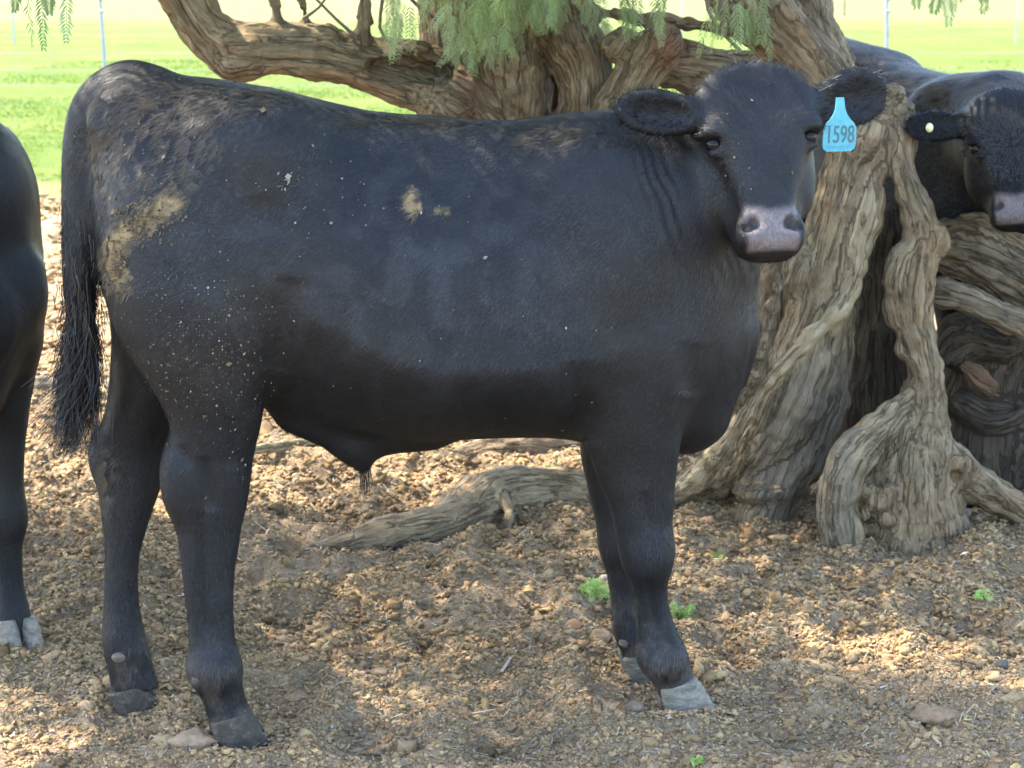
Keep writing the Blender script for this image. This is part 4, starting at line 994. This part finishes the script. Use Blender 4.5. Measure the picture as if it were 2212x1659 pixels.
def paint(V, N, W, hp, head, stains=True, seed=0, brown=0.0):
    """coat colour and wetness for every vertex; W: world positions"""
    n = len(V); C = np.tile(BLACK, (n, 1)); wet = np.zeros(n)
    br = sstep(-.1, .5, fbm(V * 2.0, 2, seed + 90))[:, None] * .18
    C = C * (0.6 + 1.0 * sstep(-.35, .45, fbm(V * np.array([3.2, 3.2, 2.4]), 3, seed + 95)))[:, None]
    C = C * (1 - br) + np.array([.022, .016, .011]) * br                       # sun-bleached brown cast in places
    rel = V - head['P']; t = rel @ head['f'] / TS; a = rel @ head['s']; b = rel @ head['n']
    ish = (t > -.12) & (t < .45) & (np.abs(a) < .16) & (b > -.25)
    nose = ish * sstep(.312, .338, t + np.abs(a) * .22) * (1 - sstep(.048, .058, np.abs(a))) * sstep(-.034, -.014, b) * (1 - sstep(.405, .413, t))
    nn = fbm(V * 120, 2, seed + 91)
    C = C * (1 - nose[:, None]) + nose[:, None] * (np.array([.112, .090, .085]) * (1 + .35 * nn)[:, None])
    wet = np.maximum(wet, nose * .15)
    nos = np.zeros(n)
    for na in (-.039, .039):
        nos = np.maximum(nos, np.exp(-((t - .354) / .017) ** 2 - ((a - na) / .015) ** 2) * (b < .004))
    C = C * (1 - .85 * (nos * ish)[:, None])
    if brown > 0:
        lit_back = brown * sstep(1.02, 1.16, V[:, 2] + .05 * fbm(V * 9, 3, seed + 97)) * sstep(.2, .55, N[:, 2]) * (1 - sstep(.72, .9, V[:, 0])) * sstep(-.3, .2, fbm(V * 26, 2, seed + 98))  # sunlit brown of the back painted onto upward-facing coat
        C = C * (1 - lit_back[:, None]) + lit_back[:, None] * np.array([.042, .029, .017])
    if stains:
        x, y = project(W); cam_v = np.array([0, 0, CAM_H]) - W; cam_v /= np.linalg.norm(cam_v, axis=1, keepdims=True)
        fc = sstep(.0, .25, NW_DOT(N, cam_v)) * (~ish)
        P2 = np.stack([x / 100, y / 100, 0 * x], 1)
        f1 = fbm(P2 * 2.2, 4, 101); f2 = fbm(P2 * 9, 3, 102); st = fbm(np.stack([(x + y * .55) / 4.5, (y - x * .5) / 26, 0 * x], 1), 3, 103)
        # caked dung smear on the thigh
        poly = [(262, 612), (246, 560), (252, 520), (290, 488), (335, 455), (380, 428)]
        d = np.full(n, 1e9)
        for (x0, y0), (x1, y1) in zip(poly[:-1], poly[1:]):
            bx, by = x1 - x0, y1 - y0; tt = np.clip(((x - x0) * bx + (y - y0) * by) / (bx * bx + by * by), 0, 1)
            d = np.minimum(d, np.hypot(x - x0 - tt * bx, y - y0 - tt * by))
        mud = 1 - sstep(13, 32, d + 22 * f2 + 10 * f1)
        mud = mud * fc
        # smaller smears on the ribs
        for mx, my, r1, r2 in ((888, 432, 17, 32), (905, 445, 10, 14), (952, 456, 22, 9)):
            mud = np.maximum(mud, fc * (1 - sstep(.5, 1.1, np.hypot((x - mx) / r1, (y - my) / r2) + .7 * f2)))
        C = C * (1 - mud[:, None]) + mud[:, None] * (np.array([.190, .132, .056]) * (1 + .5 * f2)[:, None])
        # dusty streaked hair over hip and rump, dusty back line, brown lower legs
        dust = np.exp(-((x - 330) / 130) ** 2 - ((y - 330) / 120) ** 2) * .9 + np.exp(-((x - 480) / 150) ** 2 - ((y - 215) / 38) ** 2) * .75 + np.exp(-((x - 1190) / 110) ** 2 - ((y - 300) / 28) ** 2) * .7 + np.exp(-((x - 870) / 250) ** 2 - ((y - 262) / 16) ** 2) * .5
        dust = np.clip(dust * sstep(-.02, .40, st + .40 * f1), 0, 1) * .75 * fc
        C = C * (1 - dust[:, None]) + dust[:, None] * np.array([.105, .077, .044])
        sheen_film = sstep(-.25, .45, f1 + .25 * f2) * np.exp(-((x - 850) / 560) ** 2 - ((y - 600) / 260) ** 2) * .42 * fc  # faint dust patches plus the flank's grey sheen painted as colour
        C = C * (1 - sheen_film[:, None]) + sheen_film[:, None] * np.array([.024, .024, .026])
        leg = (1 - sstep(.02, .30, V[:, 2])) * sstep(-.25, .30, f1 + .5 * f2) * .75
        C = C * (1 - leg[:, None]) + leg[:, None] * np.array([.052, .040, .032])
        hk = np.exp(-((x - 228) / 22) ** 2 - ((y - 1030) / 70) ** 2) * sstep(-.1, .3, f2) * .6 * fc
        C = C * (1 - hk[:, None]) + hk[:, None] * np.array([.085, .065, .042])
        dark = np.exp(-((x - 430) / 110) ** 2 - ((y - 760) / 90) ** 2) * sstep(-.1, .35, f2) * .45 * fc
        C = C * (1 - dark[:, None]) + dark[:, None] * np.array([.03, .022, .014])
    return C, wet
def NW_DOT(N, c): return (N * c).sum(1)
def body_flow(P, head):
    d = np.zeros_like(P); lw = (1 - sstep(.42, .62, P[:, 2]))[:, None]
    d[:] = np.array([-.75, 0, -.62]); d = d * (1 - lw) + np.array([-.08, 0, -1.0]) * lw
    rel = P - head['P']; t = rel @ head['f']; a = rel @ head['s']; b = rel @ head['n']
    ish = (t > -.14) & (t < .45) & (np.abs(a) < .24) & (b > -.22)
    r = np.stack([t - .16, a], 1); r /= np.linalg.norm(r, axis=1, keepdims=True) + 1e-6
    d[ish] = (head['f'] * r[ish, :1] + head['s'] * r[ish, 1:])
    return d

def finish_cow(root, f, hp, head, seed, nhair, tr, stains=False, wr=None, brown=0.0, mat='coat'):
    V, F = f.mesh(2); N = vnormals(V, F)
    W = tr(V); NWd = tr(V + N) - W; NWd /= np.linalg.norm(NWd, axis=1, keepdims=True)
    if wr is not None:
        V = V + N * wr(V, N, W)[:, None]; N = vnormals(V, F); W = tr(V); NWd = tr(V + N) - W; NWd /= np.linalg.norm(NWd, axis=1, keepdims=True)
    V = V + N * (0.0035 * fbm(V * 9, 3, seed))[:, None]
    C, wet = paint(V, NWd, W, hp, head, stains, seed, brown)
    me = new_mesh("body", V, F); col_attr(me, C)
    a = me.attributes.new("wet", 'FLOAT', 'POINT'); a.data.foreach_set("value", wet.astype(np.float32))
    body = link("body", me, MAT[mat], root)
    # coat hair, none on the wet nose
    bare = (C[F[:, 0]].sum(1) > .03) & (((V[F[:, 0]] - head['P']) @ head['f']) > .27) & (np.linalg.norm(V[F[:, 0]] - head['P'], axis=1) < .5)
    bare = bare | (C[F[:, 0]].sum(1) > .20)
    ln = lambda P: np.where(np.linalg.norm(P - head['P'], axis=1) < .36, .0070, .0125)
    parts = [coat(V, F, N, C, nhair, ln, .0013, lambda P: body_flow(P, head), .085, .20, ~bare, seed, 1.7)]
    # woolly poll and forehead, hair colour lightened to paint in sky reflection
    r = np.random.default_rng(seed + 3)
    tq = ((V[F[:, 0]] - head['P']) @ head['f']); aq = ((V[F[:, 0]] - head['P']) @ head['s']); bq = ((V[F[:, 0]] - head['P']) @ head['n'])
    pol = (tq > -.13) & (tq < .035) & (np.abs(aq) < .10) & (bq > -.14)
    parts.append(coat(V, F, N, C, 3600, lambda P: np.full(len(P), .022), .0013, lambda P: -head['f'] * 1.0 + head['s'] * ((P - head['P']) @ head['s'])[:, None] * 9 + np.zeros_like(P), .20, .45, pol, seed + 5, 3.2))
    pol = (tq > -.01) & (tq < .25) & (np.abs(aq) < .10) & (bq > -.05)
    parts.append(coat(V, F, N, C, 5200, lambda P: np.interp((P - head['P']) @ head['f'], [0, .06, .14, .24], [.024, .019, .011, .006]), .0012, lambda P: body_flow(P, head), .14, .35, pol, seed + 6, 3.2))
    ds = (C[F[:, 0]].sum(1) > .06) & (C[F[:, 0]].sum(1) < .135) & ~bare & (V[F[:, 0], 2] > .45)
    if ds.sum() > 500: parts.append(coat(V, F, N, C, 9000, lambda P: np.full(len(P), .020), .0015, lambda P: body_flow(P, head), .14, .30, ds, seed + 9, 1.25))
    er = (np.abs(aq) > .118) & (np.abs(aq) < .34) & (tq > -.06) & (tq < .14) & (bq > -.14) & (bq < .03)
    parts.append(coat(V, F, N, C, 5200, lambda P: np.full(len(P), .014), .0011, lambda P: head['s'] * np.sign((P - head['P']) @ head['s'])[:, None] + 0 * P, .55, .6, er, seed + 7, 1.3))
    V2, F2, C2 = merge(parts)
    me = new_mesh("coat_hair", V2, F2, False); col_attr(me, C2); link("coat_hair", me, MAT['hair'], root, "stuff")
    # eyes
    for (ea, et), sg in zip(EYES, (-1, 1)):
        v = IV3 * .0175; me = new_mesh("eye", v + hp(et + .004, ea + sg * .004, -.013), IF3); link("eye", me, MAT['eye'], root)
    return V, F, N, C

# ------------------------------------------------------------------ the bull
bull = empty("bull", BC, CA); tag(bull, "young black bull in the middle wearing a blue ear tag, head turned to the viewer", "bull", "black cattle under the trees")
Hp = loc(1634, 150, -.21); Hm = loc(1668, 488, -.345)
camL = to_local(np.array([0, 0, CAM_H]))
HD = head_frame(Hp, Hm, camL, math.radians(13))
hpB = lambda t, a, b: HD['P'] + HD['f'] * t * TS + HD['s'] * a + HD['n'] * b
earL = (loc(1420, 243, -.20), np.array([-1, .25, .12]), np.array([.1, 0, 1.0]), .081, .045, hpB(.07, -.10, -.06))
earR = (loc(1838, 213, -.18), np.array([1, .12, .22]), np.array([-.2, 0, 1.0]), .090, .060, hpB(.07, .10, -.06))
tailB = [(345, 205, 0, .045), (285, 186, 0, .043), (232, 205, 0, .040), (196, 252, 0, .037), (182, 320, 0, .036), (180, 420, 0, .034), (176, 520, 0, .031), (172, 620, 0, .027), (176, 720, 0, .022), (182, 800, 0, .014)]
fB, hpB2 = cow_field(.0062, HD, [earL, earR], tailB, True, (-.98, -.46, -.01), (.90, .32, 1.42))
trB = lambda V: BC + V[:, :1] * BU + V[:, 1:2] * BV + V[:, 2:] * np.array([0, 0, 1.0])
def wrB(V, N, W):
    x, y = project(W); rel = V - HD['P']; t = rel @ HD['f']; b = rel @ HD['n']; a = rel @ HD['s']
    hd = (t > -.13) & (t < .45) & (np.abs(a) < .17) & (b > -.16)
    near = 1 - sstep(-.08, .02, V[:, 1])
    q = x - (y - 330) * .40
    wob = 26 * fbm(np.stack([x / 90, y / 140, 0 * x], 1), 2, 7)
    m = sstep(1335, 1385, q) * (1 - sstep(1530, 1570, q)) * sstep(300, 380, y) * (1 - sstep(520, 640, y)) * near * (~hd)
    g = np.sin((q + wob) * 2 * np.pi / 27.0) * (.55 + .45 * noise(np.stack([q / 30.0, y / 200, 0 * x + 5], 1), 12))
    dsp = .0034 * m * g
    # hock tendon hollow, flank fold, elbow fold, rib hints
    def groove(x0, y0, x1, y1, w, dep):
        bx, by = x1 - x0, y1 - y0; tt = np.clip(((x - x0) * bx + (y - y0) * by) / (bx * bx + by * by), 0, 1)
        return -dep * np.sqrt(np.clip(4 * tt * (1 - tt), 0, 1)) * np.exp(-(np.hypot(x - x0 - tt * bx, y - y0 - tt * by) / w) ** 2) * near
    dsp += groove(440, 985, 455, 1100, 15, .009) + groove(626, 600, 600, 800, 34, .010) + groove(1246, 780, 1262, 960, 32, .012)
    dsp += groove(235, 330, 260, 240, 10, .010) + groove(222, 560, 215, 380, 9, .012) + groove(560, 420, 590, 520, 40, .005) + groove(1500, 740, 1480, 850, 24, .008)
    dsp += groove(432, 1100, 446, 1410, 10, .009) + groove(1400, 1250, 1420, 1385, 9, .008) + groove(1392, 1060, 1400, 1150, 14, .004) + groove(395, 960, 410, 1010, 10, .006) + groove(500, 900, 505, 1010, 20, .004)
    dsp += .006 * np.exp(-((x - 690) / 120) ** 2 - ((y - 560) / 150) ** 2) * near
    dsp += .004 * np.sin(x / 26.0) * np.exp(-((x - 900) / 180) ** 2 - ((y - 600) / 160) ** 2) * near * .5
    return dsp
Vb, Fb, Nb, Cb = finish_cow(bull, fB, hpB, HD, 5, 210000, trB, True, wrB)
# hooves and dew claws
def foot(root, xp, yp, v, s=1.0, ln=.052, lift=0.0, du=0.0, mat='hoof'):
    p = loc(xp, yp, v); V, F = hoof_mesh(p[0] + du, v, True, ln=ln)
    link("hoof", new_mesh("hoof", V + np.array([0, 0, lift]), F), MAT[mat], root)
foot(bull, 506, 1575, -.12, lift=-.004, mat='hoof_mud'); foot(bull, 285, 1490, .12, ln=.048, lift=-.012, mat='hoof_mud'); foot(bull, 1470, 1510, -.115, lift=-.002, ln=.055, mat='hoof_pale'); foot(bull, 1385, 1440, .12, ln=.05, lift=-.012)
for x, y, v, r in ((428, 1470, -.150, (.015, .013, .015)), (424, 1462, -.095, (.014, .014, .013)), (258, 1418, .088, (.018, .014, .014)), (236, 1405, .145, (.014, .014, .013)), (1352, 1386, .10, (.017, .015, .015)), (1393, 1421, -.10, (.013, .013, .016))):
    me = new_mesh("dew_claw", IV2 * np.array(r) + loc(x, y, v), IF2); link("dew_claw", me, MAT['hoof_mud' if x in (428, 424) else 'hoof'], bull)
# tail switch
r = np.random.default_rng(8); n = 1500
base = np.array([loc(176 + r.normal(0, 10), r.uniform(640, 800), r.normal(0, .018)) for _ in range(n)])
m = 9; ss = np.linspace(0, 1, m)
Lh = r.uniform(120, 260, n) * mpp(4.45)
end = np.stack([r.normal(-.004, .028, n) - .008, r.normal(0, .02, n), -Lh], 1)
ck = r.integers(0, 16, n); cw = np.cumsum(r.normal(0, .0065, (16, m, 3)), 1); wv = np.cumsum(r.normal(0, .0012, (n, m, 3)), 1) + cw[ck]; wv[..., 2] *= .3
ce = r.normal(0, .017, (16, 2)); end[:, :2] = ce[ck] * np.array([1, .7]) + r.normal(0, .006, (n, 2)) - np.array([.008, 0])
S = base[:, None, :] + end[:, None, :] * ss[None, :, None] + wv * ss[None, :, None]
S[..., 0] += (.016 * np.sin(ss * 4.0)[None] * np.where(base[:, :1] < base[:, 0].mean(), -1, 1)) * .8 - (.03 * ss ** 3)[None]
S[..., 2] = np.maximum(S[..., 2], loc(170, 978, 0)[2] + r.normal(0, .012, (n, 1)))
cT = np.array([(.008, .008, .009), (.016, .013, .010), (.035, .027, .019)])[r.choice(3, n, p=[.55, .3, .15])]
V1, F1, C1 = ribbons(S, .0019, cT)
# coarse hairs along the lower tail
n2 = 900; b2 = np.array([loc(178 + r.normal(0, 22), r.uniform(430, 740), r.normal(-.012, .02)) for _ in range(n2)])
S2 = b2[:, None, :] + np.stack([r.normal(-.002, .008, n2), r.normal(-.004, .006, n2), -r.uniform(.03, .09, n2)], 1)[:, None, :] * ss[None, :, None] + np.cumsum(r.normal(0, .0016, (n2, m, 3)), 1)
V2, F2, C2 = ribbons(S2, .0020, np.array([(.016, .015, .015), (.03, .024, .018), (.06, .048, .034)])[r.choice(3, n2, p=[.5, .3, .2])])
V, F, C = merge([(V1, F1, C1), (V2, F2, C2)])
me = new_mesh("tail_switch", V, F, False); col_attr(me, C); link("tail_switch", me, MAT['hair'], bull)
n3 = 60; b3 = np.array([loc(786 + r.normal(0, 8), 1005 + r.normal(0, 4), r.normal(0, .008)) for _ in range(n3)])
S3 = b3[:, None, :] + np.stack([r.normal(.002, .004, n3), r.normal(0, .004, n3), -r.uniform(.03, .075, n3)], 1)[:, None, :] * ss[None, :, None]
V, F, C = ribbons(S3, .0018, np.tile(BLACK, (n3, 1))); me = new_mesh("sheath_hair", V, F, False); col_attr(me, C); link("sheath_hair", me, MAT['hair'], bull)
# flecks of chaff and dung stuck in the coat: flat chips lying on the hide
def flecks(n, ctr, rad, size, seed, cols):
    r = np.random.default_rng(seed)
    x, y = project(trB(Vb)); fc = (Nb @ (camL - Vb.mean(0))) > .2
    w = np.exp(-((x - ctr[0]) / rad[0]) ** 2 - ((y - ctr[1]) / rad[1]) ** 2) * fc * (Vb[:, 1] < .02); w /= w.sum()
    i = r.choice(len(Vb), n, p=w); P = Vb[i]; Nn = Nb[i]
    d = np.array([-.6, 0, -.8]) + r.normal(0, .7, (n, 3)); d -= (d * Nn).sum(1, keepdims=True) * Nn; d /= np.linalg.norm(d, axis=1, keepdims=True); s = np.cross(Nn, d)
    L = (size * np.exp(r.normal(0, .45, n)))[:, None]; Wd = L * r.uniform(.25, .9, (n, 1))
    o = P + Nn * .0035
    Vv = np.stack([o - d * L * .5, o + s * Wd * .5 + Nn * .0008, o + d * L * .5 + Nn * .0015, o - s * Wd * .5], 1).reshape(-1, 3)
    return Vv, np.arange(n * 4).reshape(-1, 4), np.repeat(np.array(cols)[r.integers(0, len(cols), n)] * r.uniform(.6, 1.2, (n, 1)), 4, 0)
PALE = [(.24, .20, .14), (.16, .125, .085), (.32, .28, .22), (.12, .09, .06)]
BRN = [(.12, .09, .056), (.075, .056, .036), (.16, .12, .072)]
V, F, C = merge([flecks(300, (430, 655), (115, 90), .0030, 1, PALE + BRN), flecks(520, (450, 790), (95, 110), .0030, 2, PALE[1:] + BRN + BRN), flecks(40, (700, 440), (160, 110), .0042, 3, PALE), flecks(30, (500, 900), (60, 120), .004, 4, PALE),
                 flecks(50, (1000, 600), (330, 260), .0036, 5, PALE), flecks(12, (1600, 320), (60, 90), .006, 6, PALE), flecks(14, (1150, 960), (80, 30), .005, 7, BRN + PALE), flecks(110, (330, 320), (110, 110), .0045, 8, BRN + PALE[1:2]),
                 flecks(420, (310, 480), (48, 30), .0055, 9, BRN), flecks(260, (255, 565), (14, 40), .005, 10, BRN), flecks(22, (620, 390), (20, 14), .006, 11, PALE), flecks(60, (470, 215), (120, 25), .005, 12, BRN)])
me = new_mesh("coat_flecks", V, F, False); col_attr(me, C); link("coat_flecks", me, MAT['clod'], bull, "stuff")
# ear tag with its number
tc = loc(1813, 295, -.262); e1 = HD['s'] * 1.0; e1 = np.array([1, 0, 0.0]); e2 = np.array([.02, 0, 1.0]); e2 /= np.linalg.norm(e2)
e1 = e1 * math.cos(.12) + np.array([0, 1, 0]) * math.sin(.12); e3 = np.cross(e1, e2)          # e3 towards the viewer is -v
if e3[1] > 0: e3 = -e3
K = mpp(4.33)
half = [(9, 82), (10, 70), (12, 57), (16, 47), (24, 36), (33, 28), (38, 19), (39, 5), (39, -18), (36, -26), (30, -30)]
outl = [(-x, y) for x, y in half][::1]
zig = [(-30 + i * 60 / 14, -30 - (2.2 if i % 2 else 0)) for i in range(1, 14)]
poly = outl + zig + half[::-1]
vv = []
for dz in (.0013, -.0013):
    for x, y in poly: vv.append(tc + e1 * x * K + e2 * y * K + e3 * (dz + .00002 * max(y - 40, 0) ** 1.0 * -6))
nP = len(poly); me = bpy.data.meshes.new("ear_tag")
me.from_pydata([tuple(p) for p in vv], [], [list(range(nP)), list(range(2 * nP - 1, nP - 1, -1))] + [(i, i + nP, (i + 1) % nP + nP, (i + 1) % nP) for i in range(nP)])
me.update(); tagob = link("ear_tag", me, MAT['tag'], bull); tagob["label"] = "sky blue plastic ear tag numbered 1598"
def text_mesh(name, body, size, cx, cy, mat, xs=1.0):
    cu = bpy.data.curves.new(name, 'FONT'); cu.body = body; cu.size = size; cu.align_x = 'CENTER'; cu.align_y = 'CENTER'; cu.extrude = .0003; cu.offset = .0004
    ob = bpy.data.objects.new(name + "_c", cu); COL.objects.link(ob); bpy.context.view_layer.update()
    me = bpy.data.meshes.new_from_object(ob.evaluated_get(bpy.context.evaluated_depsgraph_get())); bpy.data.objects.remove(ob)
    n = len(me.vertices); co = np.zeros(n * 3); me.vertices.foreach_get("co", co); co = co.reshape(-1, 3)
    P = tc + e1 * (cx * K + co[:, :1] * xs) + e2 * (cy * K + co[:, 1:2]) + e3 * (.0019 + co[:, 2:])
    me.vertices.foreach_set("co", P.astype(np.float32).ravel()); me.update(); me.name = name; me.materials.clear()
    return link(name, me, mat, tagob)
text_mesh("tag_number", "1598", 52 * K, 1, 3, MAT['ink'], .66)
for i in range(9):
    x = -27 + i * 6.6 + RNG.normal(0, .6); hh = RNG.uniform(5, 8)
    q = [tc + e1 * (x + a * 2.2) * K + e2 * (-22.5 + b * hh * .5) * K + e3 * .0020 for a, b in ((-1, -1), (1, -1), (1.1, 1), (-.9, 1))]
    me = bpy.data.meshes.new("faded_print"); me.from_pydata([tuple(p) for p in q], [], [(0, 1, 2, 3)]); link("faded_print", me, MAT['ink2'], tagob)

# ------------------------------------------------------------------ other cattle: same breed, other stance
def other(name, label, root_loc, rz, sc, Hpw, Hmw, psi, ear_px, seed, lo, hi, h=.0095, nh=60000, tag_button=None, brown=0.0):
    root = empty(name, root_loc, rz, sc); tag(root, label, "cow", "black cattle under the trees")
    c, s_ = math.cos(rz), math.sin(rz); U = np.array([c, s_, 0]); Vx = np.array([-s_, c, 0]); R0 = np.array(root_loc, float)
    tl = lambda P: np.array([(P - R0) @ U, (P - R0) @ Vx, (P - R0)[2]]) / sc
    tw = lambda V: R0 + sc * (V[:, :1] * U + V[:, 1:2] * Vx + V[:, 2:] * np.array([0, 0, 1.0]))
    p, m_ = tl(Hpw), tl(Hmw); cl = tl(np.array([0, 0, CAM_H]))
    f = m_ - p; f *= .38 / np.linalg.norm(f)
    H = head_frame(p, p + f, cl if psi is not None else cl, psi)
    # side vector to image right
    sw = H['s'][0] * U + H['s'][1] * Vx
    if sw[0] < 0: H['s'] = -H['s']
    hp = lambda t, a, b: H['P'] + H['f'] * t * TS + H['s'] * a + H['n'] * b
    ears = []
    for sg in (-1, 1):
        ce = hp(.075 + .01 * sg, sg * .205, -.055); ears.append((ce, H['s'] * sg - H['f'] * .05, -H['f'], .086, .048, hp(.07, sg * .10, -.06)))
    tl_ = [(330, 165, 0, .05), (270, 160, 0, .045), (225, 185, 0, .040), (192, 240, 0, .037), (182, 320, 0, .034), (180, 520, 0, .028), (180, 720, 0, .03), (182, 860, 0, .02)]
    fld, _ = cow_field(h, H, ears, tl_, False, lo, hi, False)
    finish_cow(root, fld, hp, H, seed, nh, tw, brown=brown, mat='coat_dull' if brown > 0 else 'coat')
    foot(root, 505, 1575, -.12); foot(root, 285, 1490, .12); foot(root, 1468, 1510, -.115); foot(root, 1388, 1440, .12, ln=.058, mat='hoof_pale')
    if tag_button is not None:
        q = tl(at(*tag_button)); me = new_mesh("ear_button", IV2 * np.array([.011, .011, .014]) + q, IF2); link("ear_button", me, MAT['button'], root)
    return root
# right cow: body goes back behind the twin stems, face to the viewer
rzR = math.radians(-65)
hip = np.array([1.15, 7.4, 0]); dirR = np.array([math.cos(rzR), math.sin(rzR), 0])
other("cow", "black cow at the right edge looking between the stems, pale button in its ear", tuple(hip + dirR * .5 * .97), rzR, .97, at(2180, 205, 5.84), at(2194, 500, 5.69), math.radians(4), None, 31, (-1.0, -1.05, -.01), (1.45, .62, 1.5), tag_button=(2008, 276, 5.78), nh=130000, brown=.9)
# left cow: only its chest and foreleg reach into the frame
rzL = math.radians(-58)
hf = ground_at(44, 1394); dl = np.array([math.cos(rzL), math.sin(rzL), 0]); vl = np.array([-math.sin(rzL), math.cos(rzL), 0])
ffl = loc(1385, 1440, .12)
rootL = hf - dl * (ffl[0] + .02) - vl * .12
hw = rootL + dl * .86 - vl * .28 + np.array([0, 0, 1.12])
other("cow", "black cow cut off by the left edge, only chest and pale front hoof showing", tuple(rootL), rzL, 1.0, hw, hw + np.array([-.10, -.10, -.34]), math.radians(0), None, 33, (-1.0, -.75, -.01), (1.2, .60, 1.45))
